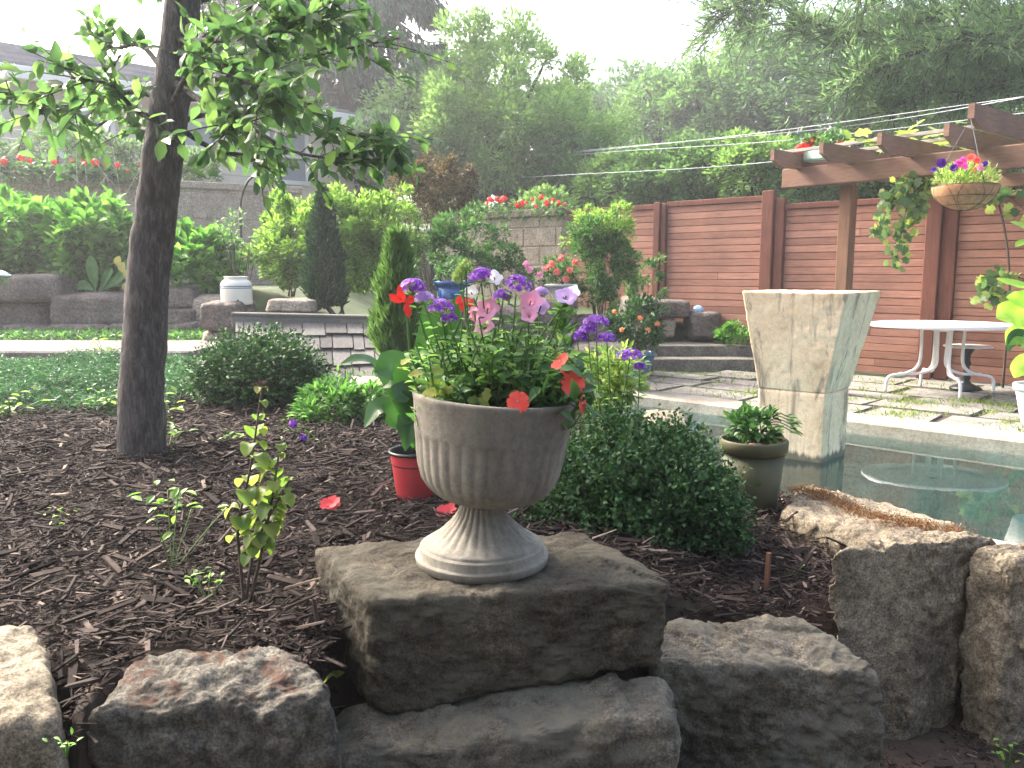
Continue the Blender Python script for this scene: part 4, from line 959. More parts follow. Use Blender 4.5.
c = at(432, 196, 11.2); r_ = shrub('barberry', 'reddish brown bush with spiky shoots left of the block wall', 'bush', c, (.62,.55,.55), 8000, .05, .024, red, 120, .16, DIAM, shell=.6)
for px_, y_, rz_ in ((428,165,.22),(418,178,.2),(452,165,.25),(470,185,.2),(446,180,.2)): 
    P_, D_, _ = clump_points(500, at(px_, y_, 11.1), (.07, .07, rz_), 14, .4); g = G(); scatter(g, DIAM, P_, D_, rdir(500), .05, .022); g.build('shoot', red, r_)
midg = leafmat('rose_bush_leaf', [(.03,.08,.025), (.045,.115,.033), (.07,.16,.05), (.12,.22,.07)], .3)
c = at(467, 248, 10.0); shrub('leafy_shrub', 'mid green shrub in front of the block wall', 'shrub', c, (.52,.45,.48), 5000, .06, .03, midg, 80, .17)
c = at(500, 268, 9.8); shrub('leafy_shrub', 'small mid green shrub behind the tallest purple flower head', 'shrub', c, (.35,.35,.28), 2500, .05, .026, midg, 50, .17)
c = at(598, 268, 9.9); shrub('tall_bush', 'tall dark green bush in front of the left end of the red fence', 'bush', c, (.46,.4,.66), 9000, .062, .024, midg, 130, .15, shell=.6)
c = at(600, 235, 10.0); shrub('tall_bush', 'loose pale green top of foliage against the fence end', 'bush', c, (.45,.3,.36), 2200, .06, .022, lime, 60, .16, shell=.7, base=(c[0], c[1], .3))
c = at(645, 282, 10.3); shrub('leafy_shrub', 'loose shrub beside the double fence post', 'shrub', c, (.26,.25,.36), 1500, .05, .022, midg, 40, .17)
c = at(736, 336, 10.6); shrub('leafy_shrub', 'low bright green clump at the fence foot beside the pedestal', 'shrub', c, (.24,.2,.2), 1800, .05, .02, hyd, 40, .2)
# peony like plant
peo = leafmat('astilbe_leaf', [(.04,.10,.03), (.06,.145,.04), (.09,.20,.055), (.13,.26,.08)], .3)
c = at(338, 414, 4.35); shrub('peony', 'low leafy green plant in front of the shingled roof', 'plant', c, (.27,.25,.17), 1500, .06, .022, peo, 70, .2, LEAF, shell=.75)
# juniper ground cover
jun = leafmat('juniper', [(.025,.075,.04), (.04,.11,.055), (.06,.15,.07), (.10,.21,.09)], .2)
g = G(); N = 42000; x = rs.uniform(-6.2, -1.55, N); y = rs.uniform(4.35, 6.9, N); edge = 4.55+.12*np.sin(x*3.1)+.1*np.sin(x*7)
ok = (y > edge)&~((x > -2.0)&(y < 5.3)); x, y = x[ok], y[ok]; k = len(x)
hg = np.array([.06+.11*noise.noise(Vector((a_*2.6, b_*3.2, 0)))+.04*noise.noise(Vector((a_*6, b_*6, 3))) for a_, b_ in zip(x, y)])*sst(0, .35, y-4.5)
z = .43+hg*1.2*sst(7.0, 6.2, y)+rs.uniform(-.04, .02, k)
D = np.stack([rs.normal(0, .9, k), rs.normal(-.6, .7, k), np.full(k, .32)], -1)
for _ in range(3):
    scatter(g, DIAM, np.c_[x, y, z]+rs.normal(0, .018, (k, 3)), D+rs.normal(0, .35, (k, 3)), rdir(k), rs.uniform(.02, .05, k), rs.uniform(.005, .011, k))
tag(g.build('juniper', jun), 'feathery green juniper ground cover behind the mulch on the left', 'ground cover', kind='stuff')
# ground weeds by the terrace wall and path
g = G(); N = 5000; x = rs.uniform(-7, -2.4, N); y = rs.uniform(8.05, 8.8, N); scatter(g, LEAF, np.c_[x, y, np.full(N, .5)+rs.rand(N)*.09], rdir(N)+(0, 0, .6), rdir(N)*.5+(0, 0, 1), rs.uniform(.03, .07, N), rs.uniform(.02, .04, N))
tag(g.build('ground_cover', peo), 'low green weeds between the path and the boulder wall', 'ground cover', kind='stuff')
g = G(); N = 9000; x = rs.uniform(-1.6, 1.4, N); y = rs.uniform(5.6, 10.4, N); s_, t_ = su(x, y); ok = ~((s_ > S_NEAR-.3)&(t_ > T_LEFT-.4)); x, y = x[ok], y[ok]; k = len(x)
scatter(g, LEAF, np.c_[x, y, gz(x, y)+rs.rand(k)*.12], rdir(k)+(0, 0, .8), rdir(k)*.5+(0, 0, 1), rs.uniform(.03, .08, k), rs.uniform(.015, .03, k))
tag(g.build('ground_cover', midg), 'low green plants between the boxwoods and the terrace blocks', 'ground cover', kind='stuff')

# ---------------- broad single leaves
def broad(g, P, W, up=(0, 0, 1), fold=.25, wave=0.0, k=14, pts=None):
    P = smooth_path(P, 5); n_ = len(P); t = np.linspace(0, 1, n_); wd = W*np.interp(t, [0, .08, .3, .55, .8, .95, 1], pts or [.04, .1, .75, 1, .7, .22, .0])
    T = nrm(np.gradient(P, axis=0)); X = nrm(np.cross(T, np.array(up)+1e-4)); Z = np.cross(X, T); V = []
    for u in np.linspace(-1, 1, 7): V.append(P+X*(u*wd/2)[:, None]+Z*((abs(u)*fold*wd/2)+wave*wd*np.sin(t*14+u*2)*abs(u))[:, None])
    V = np.stack(V, 1).reshape(-1, 3); g.add(V, grid_faces(n_, 7))
can = leafmat('canna_leaf', [(.03,.095,.022), (.045,.125,.03), (.055,.15,.04)], .3, .38, .5)
gst = leafmat('green_stem', [(.06,.14,.03), (.10,.19,.05)], .1)
b_ = RED_POT; cr_ = thing('canna_lily', 'broad leaved canna with red flowers growing in the red pot', 'plant', b_); CY = b_[1]
g = G(); 
for (pts, W_, up_) in (
 ([(408,425,0),(378,372,-.03),(362,360,-.06),(340,364,-.08)], .075, (0,-.4,1)), ([(412,430,0),(400,385,-.05),(392,368,-.1),(374,372,-.12)], .14, (.2,-1,.5)),
 ([(413,430,0),(418,395,.02),(410,372,.0),(405,350,.0)], .11, (0,-1,.1)), ([(412,440,0),(395,420,-.04),(380,408,-.07),(364,428,-.08)], .10, (-.2,-.6,.8)),
 ([(414,430,0),(424,380,.03),(432,330,.02),(428,290,0)], .12, (.3,-1,0)), ([(416,430,0),(440,370,.05),(452,330,.04),(456,296,.0)], .10, (-.3,-1,0)),
 ([(414,450,0),(412,435,-.05),(410,420,-.08),(405,452,-.1)], .10, (0,-1,.3)), ([(414,430,0),(405,405,-.06),(402,392,-.08),(396,402,-.1)], .09, (.3,-1,.4)), ([(416,440,0),(436,420,.04),(450,405,.05),(466,412,.04)], .09, (.3,-.4,1))):
    broad(g, [at(x, y, CY+o_) for x, y, o_ in pts], W_, up_, .3, .03); 
g.build('leaves', can, cr_)
g = G()
for pts in ([(414,450),(412,380),(408,330),(407,305)], [(417,450),(440,370),(460,320),(464,302)]): tube(g, smooth_path([at(x, y, CY) for x, y in pts], 5), [.007, .003], 6)
g.build('stem', gst, cr_)
redm = petalmat('red_petal', [(.60,.02,.02), (.72,.035,.03), (.8,.06,.05)])
for (cx, cy, ps) in ((405,302,((-16,-8),(4,16),(10,-6),(-6,-18))), (466,298,((-10,6),(6,10),(8,-10),(-4,14)))):
    g = G()
    for dx, dy in ps: broad(g, [at(cx, cy, CY), at(cx+dx*.6, cy+dy*.4, CY-.03), at(cx+dx, cy+dy, CY-.04)], .028, (0, -1, .2), .3)
    g.build('flower', redm, cr_)

# ---------------- petal builders
PET = np.array([(0,0,0),(.22,.2,.03),(.46,.55,.06),(.42,.9,.02),(.12,1.0,-.02),(0,.93,-.01),(-.12,1.0,-.02),(-.42,.9,.02),(-.46,.55,.06),(-.22,.2,.03),(0,.55,0)])
PETT = (PET, [[i, i+1, 10] for i in range(9)]+[[9, 0, 10]], 3)
def blossom(g, c, nrm_, r, petals=5, cup=.0, wid=1.0, rot=0):
    M = frame_z(nrm_); a_ = rot+np.arange(petals)*2*math.pi/petals
    D = np.stack([np.cos(a_), np.sin(a_), np.full(petals, cup)], -1)@M.T
    U = np.tile(M[:, 2], (petals, 1)); scatter(g, PETT, np.tile(c, (petals, 1)), D, U, r, r*wid*1.05)
def facing(c, j=.3):      # roughly towards the viewer side and up
    v = nrm(np.array([0, 0, EYE])-np.array(c)); return nrm(v+(0, 0, .25)+rs.normal(0, j, 3))
pur = petalmat('verbena_petal', [(.16,.03,.34), (.24,.05,.44), (.33,.10,.55), (.55,.38,.72)]); lil = petalmat('lilac_petal', [(.45,.22,.66), (.60,.38,.75), (.75,.62,.85)])
pnk = petalmat('pink_petal', [(.72,.22,.42), (.80,.32,.50), (.85,.45,.62)]); wht = petalmat('white_petal', [(.8,.76,.8), (.85,.82,.85)]); cor = petalmat('coral_petal', [(.85,.10,.08), (.90,.14,.11)], .25)
eyem = plain('flower_eye', (.8,.55,.5), .6); grb = leafmat('bud_green', [(.22,.30,.12), (.30,.38,.18)], .3)
ulf = leafmat('urn_leaf', [(.055,.13,.04), (.09,.185,.055), (.14,.25,.08), (.21,.32,.11)], .38); ulf2 = leafmat('impatiens_leaf', [(.025,.075,.02), (.04,.11,.03), (.06,.14,.04)], .25); yel = leafmat('yellowed_leaf', [(.22,.27,.06), (.34,.34,.09), (.18,.26,.06)], .35)
U0 = urn_top.copy(); UYc = U0[1]
def stem_plant(root, tip, base, lean, nl, L, W, mat, tpl=LEAF, r=.0018, g=None, gl=None):
    P = smooth_path([base, (base+tip)/2+np.array(lean), tip], 8); tube(g, P, [r*1.4, r], 5, cap=False)
    for t in np.linspace(.12, .93, nl):
        p = P[int(t*(len(P)-1))]; ax_ = nrm(P[-1]-P[0])
        a_ = rs.uniform(0, 6.28); sd_ = np.array([math.cos(a_), math.sin(a_), rs.uniform(.0, .6)])
        for s_ in (1, -1):
            d = nrm(sd_*(s_, s_, 1)); l_ = L*rs.uniform(.6, 1.2)*(1.1-.5*t); scatter(gl, tpl, [p], [d], [ax_+rs.normal(0, .3, 3)], l_, l_*W)
def urnpt(px, py, o_=0.0): return at(px, py, UYc+o_)
def ubase(r=.12): a_ = rs.uniform(0, 6.28); q = r*math.sqrt(rs.rand()); return U0+np.array([q*math.cos(a_), q*math.sin(a_), -.04])
vb = thing('verbena', 'purple verbena with several clustered flower heads standing in the urn', 'flowers', U0); gs, gl = G(), G()
VH = [(413,287,-.05,.026,pur),(424,298,-.04,.020,lil),(441,308,-.06,.028,pur),(449,318,-.05,.016,pur),(481,276,.0,.026,pur),(516,286,-.02,.034,pur),(503,296,0,.020,pur),(541,292,.05,.014,lil)]
for px, py, o_, r_, mt in VH:
    c = urnpt(px, py, o_); b0 = ubase(.09)*[1,1,1]; b0 = b0*.45+np.array([c[0]*.55+U0[0]*.0, b0[1]*.55, b0[2]*.55]) if 0 else np.array([(b0[0]+c[0])/2, b0[1], b0[2]])
    stem_plant(vb, c-[0, 0, r_*.5], b0, rs.normal(0, .012, 3), 7, .04, .38, None, g=gs, gl=gl)
    g = G(); d = rdir(90); d = d[d[:, 2] > -.25][:36]
    for q in d: blossom(g, c+q*r_*(1,1,.7)*.95, nrm(q+(0,-.3,.3)), .0072, 5, .15, .9, rs.rand()*6)
    fo = g.build('flower_head', mt, vb); g = G(); N = 60; q = rdir(N); scatter(g, DIAM, c+q*r_*.6*(1,1,.6)-[0,0,r_*.3], q*.6+(0, 0, .6), rdir(N), .012, .003); g.build('calyx', grb, fo)
for (px, py) in ((461,272),(466,268),(458,280)):
    c = urnpt(px, py, .02); stem_plant(vb, c, np.array([(U0[0]+c[0])/2, UYc+.02, U0[2]-.03]), rs.normal(0, .01, 3), 5, .035, .38, None, g=gs, gl=gl)
    g = G(); N = 70; q = rdir(N); scatter(g, DIAM, c+q*.008*(1,1,1.3), q*.5+(0, 0, 1), rdir(N), .014, .005); g.build('bud_cluster', grb, vb)
gs.build('stems', gst, vb); gl.build('foliage', ulf, vb)
# petunias / pink flowers
pt_ = thing('petunia', 'pink and white petunias among the verbena in the urn', 'flowers', U0+[.02, 0, 0]); gs, gl = G(), G()
for px, py, o_, r_, mt in ((488,308,.0,.026,pnk),(484,326,-.02,.022,pnk),(475,313,.03,.02,pnk),(531,301,-.02,.026,pnk),(529,315,-.04,.018,pnk),(541,306,0,.018,lil),(566,296,-.02,.024,lil),(573,293,.0,.018,wht),(494,277,.02,.020,wht),(471,292,.03,.016,wht)):
    c = urnpt(px, py, o_); b0 = np.array([(U0[0]*1.1+c[0]*.9)/2, UYc+rs.uniform(-.05,.05), U0[2]-.02]); stem_plant(pt_, c, b0, rs.normal(0, .015, 3), 8, .045, .45, None, g=gs, gl=gl)
    g = G(); fn = facing(c, .45); M = frame_z(fn); n_, k_ = 5, 25; V = []
    for i, (rr_, zz_) in enumerate(((.12,-.9),(.18,-.5),(.35,-.15),(.75,.03),(1.0,.0))):
        q = np.arange(k_)*2*math.pi/k_; ru = rr_*(1+(.12*np.cos(q*5) if i > 2 else 0)); V.append(np.stack([ru*np.cos(q), ru*np.sin(q), zz_+.06*np.sin(q*10)*(i == 4)], -1)*r_)
    g.add(np.concatenate(V)@M.T+c, grid_faces(n_, k_, True)); g.build('flower', mt, pt_)
c1, c2 = urnpt(562, 345, .0), urnpt(564, 300, 0); 
N = 90; P_ = c1+(c2-c1)*rs.rand(N)[:, None]+rs.normal(0, .008, (N, 3)); scatter(gl, LEAF, P_, rdir(N)*.7+(0, 0, .8), rdir(N), .024, .008)
gs.build('stems', gst, pt_); gl.build('foliage', ulf, pt_)
# bushy filling
fl = thing('bedding_plants', 'dense light green filler foliage spilling over the urn rim', 'plants', U0-[.03, 0, 0]); gs, gl, gy = G(), G(), G()
for i in range(170):
    u_ = rs.uniform(-1, 1); tx = 500+u_*92; ty = 345+abs(u_)*28+rs.uniform(-38, 45); c = urnpt(tx, ty, rs.uniform(-.12, .12)); b0 = np.array([(U0[0]+c[0])/2+rs.normal(0,.02), (UYc+c[1])/2, U0[2]-.03])
    stem_plant(fl, c, b0, rs.normal(0, .02, 3), 7, .043, .52, None, g=gs, gl=gl)
for px, py in ((430,378),(438,386),(476,396),(484,390),(410,362),(446,394),(424,390)):
    c = urnpt(px, py, -.10); N = 2; scatter(gy, LOBE, c+rs.normal(0, .008, (N, 3)), rs.normal(0, .7, (N, 3))+(0, -.5, -.1), rdir(N)*.5+(0, -1, .4), .032, .022)
gs.build('stems', gst, fl); gl.build('foliage', ulf, fl); gy.build('yellowed_leaves', yel, fl)
# coral impatiens
im = thing('impatiens', 'coral impatiens with flat round flowers at the right of the urn', 'flowers', U0+[.1, -.05, 0]); gl, gs = G(), G()
for i in range(90):
    tx, ty = rs.uniform(525, 588), rs.uniform(368, 412); c = urnpt(tx, ty, rs.uniform(-.15, .05)); scatter(gl, LEAF, [c], [nrm(rs.normal(0, .6, 3)+(.2, -.5, -.1))], [nrm(rs.normal(0, .4, 3)+(0, -.4, 1))], rs.uniform(.03, .055), rs.uniform(.022, .03))
    if i % 4 == 0: tube(gs, smooth_path([U0+[.08, -.03, -.03], (U0+c)/2+[.04, 0, .02], c], 4), .002, 5)
gl.build('foliage', ulf2, im); gs.build('stems', gst, im)
for px, py, o_, r_, v_ in ((518,402,-.17,.024,(0,-1,.25)),(573,384,-.14,.026,(-.05,-1,.35)),(560,362,-.1,.024,(-.9,-.5,.9)),(582,404,-.12,.020,(.95,-.5,.0)),(566,372,-.12,.016,(.5,-.6,.9))):
    c = urnpt(px, py, o_); g = G(); blossom(g, c, v_, r_, 5, .08, 1.0, rs.rand()); f_ = g.build('flower', cor, im); g = G(); lathe(g, [(.001,.002),(.003,.001),(.0005,.004)], c, 6); g.build('flower_eye', eyem, f_)
# ---------------- plants in pots
c = OLIVE; shrub('potted_shrub', 'bushy green plant growing in the olive green pot', 'plant', c+[.0, 0, .06], (.10,.09,.075), 420, .036, .022, leafmat('pot_leaf', [(.03,.085,.025), (.045,.12,.03), (.08,.17,.045)], .25), 34, .3, LEAF, base=c, stems=8, cut=-.5)
pr2 = bpy.data.objects['potted_shrub']; g = G()
for k_ in range(5): tube(g, smooth_path([c, c+[.06, -.02, .09+.01*k_], c+[.15, -.05+.02*k_, .06+.012*k_]], 4), .002, 4); scatter(g, LEAF, c+np.array([.13, -.05+.02*k_, .065+.012*k_])+rs.normal(0, .008, (4, 3)), rs.normal(0, .3, (4, 3))+(1, 0, -.1), rdir(4)*.3+(0, 0, 1), .04, .016)
g.build('side_shoot', midg, pr2)
t_, b_ = (c+np.array([[-.05,-.09,.02],[.02,-.1,.02],[.02,-.05,.025],[-.04,-.05,.025]])), (c+np.array([[-.05,-.09,-.02],[.02,-.1,-.02],[.02,-.05,-.02],[-.04,-.05,-.02]]))
rock('pebble', t_, b_, plain('pink_stone', (.34,.19,.17), .8), 'pinkish stone lying on the soil of the olive green pot', N=10, k=4, amp=.004, rough=.001, cat='stone')
c = TEAL; shrub('potted_shrub', 'dark leafy shrub with orange buds in the dark teal pot', 'plant', c+[-.02, 0, .30], (.27,.25,.26), 1500, .06, .032, boxm, 60, .22, LEAF, base=c, stems=10, cut=-.8)
p_ = bpy.data.objects['potted_shrub.001']; orm = petalmat('orange_petal', [(.8,.30,.12), (.85,.45,.22)])
for x, y in ((615,311),(648,330),(640,318),(657,324),(622,330)):
    g = G(); q = at(x, y, c[1]-.25); 
    for r_ in range(4): blossom(g, q, facing(q, .8), .03, 4, 1.2, .6, r_)
    g.build('bud', orm, p_)
c = ROSEP; shrub('rose_bush', 'small rose bush with coral blooms in the pale grey pot', 'plant', c+[0, 0, .14], (.2,.17,.16), 700, .045, .026, midg, 34, .25, LEAF, base=c, stems=6)
p_ = bpy.data.objects['rose_bush']; rosm = petalmat('coral_rose', [(.75,.16,.12), (.82,.25,.2), (.8,.3,.3)])
for x, y in ((552,264),(561,258),(570,270),(575,263),(557,272),(566,279),(548,268)):
    g = G(); q = at(x, y, c[1]-.18)
    for w_ in rdir(14): blossom(g, q+w_*.02, w_+facing(q, .1)*.6, .024, 4, .6, 1.1, rs.rand()*6)
    g.build('flower', rosm, p_)
c = at(536, 285, 9.7); shrub('rose_bush', 'low bush with pale pink blooms left of the pale grey pot', 'plant', c, (.22,.2,.16), 600, .05, .025, midg, 34, .25, stems=4)
p_ = bpy.data.objects['rose_bush.001']
for x, y in ((530,270),(540,275),(526,264),(545,268)):
    g = G(); q = at(x, y, 9.45); 
    for w_ in rdir(12): blossom(g, q+w_*.02, w_+facing(q, .1)*.6, .024, 4, .6, 1.1, rs.rand()*6)
    g.build('flower', pnk, p_)
c = COB; shrub('potted_shrub', 'low green plant in the cobalt blue pot', 'plant', c+[0, 0, .1], (.2,.18,.12), 500, .05, .025, midg, 30, .25, base=c, stems=4)
# light plant and verbena behind the urn, right side
c = np.array([*at(615, 430, 2.95)[:2], .33]); vl = leafmat('variegated_leaf', [(.10,.20,.05), (.20,.30,.09), (.34,.38,.12), (.12,.22,.06)], .35)
shrub('variegated_plant', 'loose yellow green plant between the urn and the right boxwood', 'plant', at(612, 382, 3.0), (.12,.12,.15), 1100, .034, .015, vl, 60, .25, LEAF, stems=10, base=c, shell=.5)
v2 = thing('verbena', 'purple verbena rising behind the right side of the urn', 'flowers', c); gs, gl = G(), G()
for px, py, r_ in ((596,322,.036),(577,337,.028),(607,338,.026),(630,356,.036),(588,330,.024),(640,366,.014)):
    q = at(px, py, 2.75); stem_plant(v2, q-[0, 0, .01], (c+q)/2*[1,1,0]+[0,0,.45], rs.normal(0, .01, 3), 7, .045, .36, None, g=gs, gl=gl)
    g = G(); d = rdir(90); d = d[d[:, 2] > -.2][:34]
    for w_ in d: blossom(g, q+w_*r_*(1.15,1,.6)*.95, nrm(w_+(0,-.3,.3)), .0105, 5, .15, .9, rs.rand()*6)
    g.build('flower_head', pur, v2)
gs.build('stems', gst, v2); gl.build('foliage', ulf, v2)
# hosta with yellow flower
hm = leafmat('hosta_leaf', [(.06,.17,.04), (.09,.22,.06), (.12,.27,.08)], .35)
c = at(100, 296, 9.3); ho = thing('hosta', 'hosta with upright leaves and pale yellow tips above the terrace wall', 'plant', c); g = G()
for pts, W_ in (([(96,292),(93,270),(90,254)], .14), ([(100,292),(112,282),(122,285)], .12), ([(98,294),(108,275),(112,268)], .1), ([(104,292),(125,272),(128,258)], .13), ([(96,292),(84,285),(76,290)], .11)):
    broad(g, [at(x, y, 9.2) for x, y in pts], W_, (0, -1, .3), .3)
g.build('leaves', hm, ho); g = G()
for x, y in ((122,268),(127,275),(118,262),(126,288)): broad(g, [at(x, y+5, 9.15), at(x, y, 9.12), at(x+2, y-6, 9.1)], .1, (0, -1, .2), .2)
g.build('yellow_leaves', petalmat('pale_yellow', [(.6,.55,.15), (.7,.62,.25)]), ho)
# wilting stem plant in the mulch
wl = leafmat('wilting_leaf', [(.09,.16,.04), (.15,.22,.05), (.26,.29,.08), (.12,.19,.05)], .4, .5)
c = on(244, 602, .43); sp_ = thing('hydrangea_sprout', 'wilting yellow green plant with drooping leaves standing alone in the mulch', 'plant', c); WY = c[1]; gs, gl = G(), G()
for pts in ([(244,602),(240,560),(238,525),(250,470),(262,388)], [(250,602),(262,550),(272,500),(280,445)], [(246,600),(252,560),(262,530),(290,480)]):
    P = smooth_path([at(x, y, WY) for x, y in pts], 6); gs = G(); tube(gs, P, [.0045, .002], 6); gs.build('stem', twig, sp_)
    for i in range(int(len(P)*.42), len(P)):
        for s_ in range(2):
            p = P[i]; a_ = rs.uniform(0, 6.28); o_ = np.array([math.cos(a_), math.sin(a_), .25])
            l_ = rs.uniform(.030, .048)*(1.1 if i < len(P)*.85 else .55); tipp = p+o_*l_*.8+np.array([0, 0, -l_*.7]); broad(gl, [p, p+o_*l_*.45, tipp], l_*.95, o_*.9+(0, 0, .3), .25, .02)
gl.build('leaves', wl, sp_); g = G(); q = at(262, 386, WY); scatter(g, DIAM, q+rs.normal(0, .006, (60, 3)), rdir(60)+(0, 0, .7), rdir(60), .012, .005); g.build('seed_head', plain('dry_head', (.12,.085,.07), .9), sp_)
# small seedlings in the mulch
sdm = leafmat('seedling_leaf', [(.09,.20,.04), (.14,.28,.06), (.2,.34,.07)], .35); ylw = leafmat('yellow_seedling', [(.16,.26,.05), (.22,.32,.07)], .4)
SD = 'small seedlings coming up through the mulch'
for x, y, by, r_, n_, mt, lb in ((172,505,570,.055,26,sdm,'spindly seedling left of the wilting plant'),(208,578,600,.035,18,sdm,'low seedling at the left foot of the wilting plant'),(58,514,530,.028,12,ylw,'yellow green seedling alone at the far left of the mulch'),
  (110,398,410,.08,22,ylw,'yellowish seedling in the juniper left of the trunk'),(168,432,452,.06,20,sdm,'seedling at the right foot of the tree trunk'),(10,402,415,.08,22,ylw,'yellowish sprout in the juniper at the left edge'),(104,346,362,.13,18,ylw,'bright sprout by the path left of the trunk'),
  (236,437,445,.05,14,sdm,'seedling just in front of the left boxwood'),(795,568,575,.016,5,ylw,'single yellow leaf sprout near the wooden stake'),(66,742,752,.02,10,sdm,'tiny sprout beside the pale corner boulder'),(168,408,418,.10,22,ylw,'yellowish sprout in the juniper right of the trunk'),
  (850,757,768,.028,16,sdm,'small weed on the bare soil under the upright blocks'),(1010,752,766,.03,18,sdm,'small weed on the bare soil at the bottom right corner')):
    zz = .43 if y < 740 or x < 100 else .0
    if x == 795: zz = .28
    c = on(x, by, zz); c[2] = gzs(c[0], c[1])+.01 if abs(gzs(c[0], c[1])-zz) < .3 else zz; top = at(x, y, c[1]); root = thing('seedling', lb, 'seedling', c, SD); g = G()
    k = n_; P = top+rs.normal(0, 1, (k, 3))*(r_*.8, r_*.8, r_*.45); P[:, 2] = np.maximum(P[:, 2], c[2]+.008); L0 = r_*.62
    scatter(g, LEAF, P, nrm(rs.normal(0, 1, (k, 3))*(1, 1, .35)), rdir(k)*.3+(0, 0, 1), rs.uniform(.6, 1.2, k)*L0, L0*.55); g.build('leaves', mt, root)
    for i in range(min(k, 5)): g = G(); tube(g, smooth_path([c-[0, 0, .01], (c+P[i])/2, P[i]], 3), .0015 if r_ < .06 else .003, 4); g.build('stem', gst, root)
g = G(); P = smooth_path([on(288, 612, .43), at(303, 618, 1.9)+[0,0,.03], at(318, 636, 1.84)], 6); broad(g, P[::3], .012, (0, -1, .5), .3); tag(g.build('grass_blade', sdm), 'single green grass blade beside the urn block', 'grass blade')
g = G(); P = [on(322, 684, .43), at(332, 676, 1.68), at(345, 672, 1.66)]; broad(g, P, .02, (0, -1, .5), .3); tag(g.build('fallen_leaf', wl), 'pale green leaf lying between the left rust boulder and the urn block', 'leaf')
# fallen red petals
for i, (x, y, lb) in enumerate(((330,503,'red fallen flower on the mulch left of the red pot'),(446,511,'red flower on the mulch just left of the urn foot'))):
    c = on(x, y+2, .448); g = G(); blossom(g, c, (.1, -.5, 1), .034, 5, .2, 1, i); blossom(g, c+[.012, .0, .008], (-.3, -.6, .8), .026, 4, .3, 1, i+.5); tag(g.build('fallen_flower', petalmat('fallen_petal%d' % i, [(.5,.03,.04), (.62,.07,.09)])), lb, 'flower', 'fallen red flowers on the mulch')
for i, (x, y) in enumerate(((293,424),(303,438))):
    c = at(x, y, 3.6); g = G(); d = rdir(24)
    for w_ in d: blossom(g, c+w_*.017, w_, .010, 5)
    o = g.build('flower_head', pur); tag(o, ['upper small purple flower behind the wilting plant', 'lower small purple flower behind the wilting plant'][i], 'flower', 'purple flowers behind the wilting plant')
    o.name = 'purple_flower'; g = G(); b_ = np.array([c[0]+.02, c[1]+.03, gzs(c[0], c[1])]); tube(g, smooth_path([b_, (b_+c)/2+[.01, 0, 0], c], 4), .002, 5); k = 12; scatter(g, LEAF, (b_+c)/2+rs.normal(0, .03, (k, 3)), rdir(k), rdir(k)*.3+(0, 0, 1), .035, .014); g.build('stem', gst, o)

# ---------------- geraniums on the walls, bushes above
ger = petalmat('geranium_red', [(.75,.03,.03), (.85,.06,.05), (.8,.1,.08)])
def geraniums(label, pts, Y0, Y1, n_, sz=.06, heads=10, hr=.075):
    hr0 = hr
    a_, b_ = at(*pts[0], Y0), at(*pts[1], Y1); root = thing('geraniums', label, 'flowers', (a_+b_)/2-(0, 0, .15), 'red geraniums along the wall tops'); g = G()
    t = rs.rand(n_)[:, None]; P = a_+(b_-a_)*t+rs.normal(0, 1, (n_, 3))*(.05, .1, .07)-(0, 0, .1); scatter(g, LEAF, P, rdir(n_)+(0, 0, .4), rdir(n_)*.6+(0, 0, 1), sz, sz*.8); g.build('foliage', midg, root)
    for i in range(heads):
        hr = hr0*rs.uniform(.55, 1.3); q = a_+(b_-a_)*((i+rs.uniform(.1, .9))/heads)+np.array([0, -.1, .04+rs.uniform(-.06, .09)]); g = G(); d = rdir(16)
        for w_ in d: blossom(g, q+w_*hr*.75, w_+(0, -.2, .2), hr*.5, 5, .1, 1, rs.rand()*6)
        g.build('flower_head', ger, root)
geraniums('red geraniums on the left end of the concrete wall', ((-60,162),(62,164)), 11.6, 12.3, 500, .09, 7, .05)
geraniums('red geraniums on the concrete wall just left of the trunk', ((66,166),(150,172)), 12.3, 13.2, 500, .09, 7, .05)
geraniums('red geraniums on top of the pale block wall by the fence', ((484,207),(566,205)), 13.9, 13.0, 900, .06, 16, .045)
wm_ = leafmat('wall_shrub_leaf', [(.06,.12,.06), (.10,.17,.09), (.18,.25,.14)], .35)
for x, y, rx, rz, Y, lb in ((62,148,.75,.3,13.2,'grey green low shrub above the left part of the concrete wall'),(118,158,.5,.28,13.7,'grey green low shrub above the wall beside the trunk'),(195,168,.35,.25,14.2,'small whitish shrub above the wall right of the trunk'),(-30,146,.8,.4,13,'grey green shrub above the wall at the left edge')):
    c = at(x, y, Y); shrub('low_shrub', lb, 'shrub', c, (rx, .4, rz), 1600, .10, .04, wm_, 60, .2, stems=3, group='low shrubs above the concrete wall')
# spindly plant in front of wall
c = at(235, 235, 9.4); shrub('spindly_plant', 'thin greyish twiggy plant between the broad leaved bush and the airy shrub', 'plant', c, (.22,.15,.42), 260, .06, .03, wm_, 40, .15, stems=12, shell=.5)
g = G()
for i in range(14):
    x = rs.uniform(0, 140); b_ = at(x, 215+rs.uniform(-10, 20), 9.9); tube(g, smooth_path([b_, b_+[rs.normal(0, .08), 0, .3], b_+[rs.normal(0, .25), 0, .62+rs.uniform(-.1, .2)]], 4), [.004, .002], 4, cap=False)
tag(g.build('dry_stalks', plain('straw', (.50,.44,.36), .9)), 'dry pale stalks sticking up out of the broad leaved bushes', 'stalks', kind='stuff')

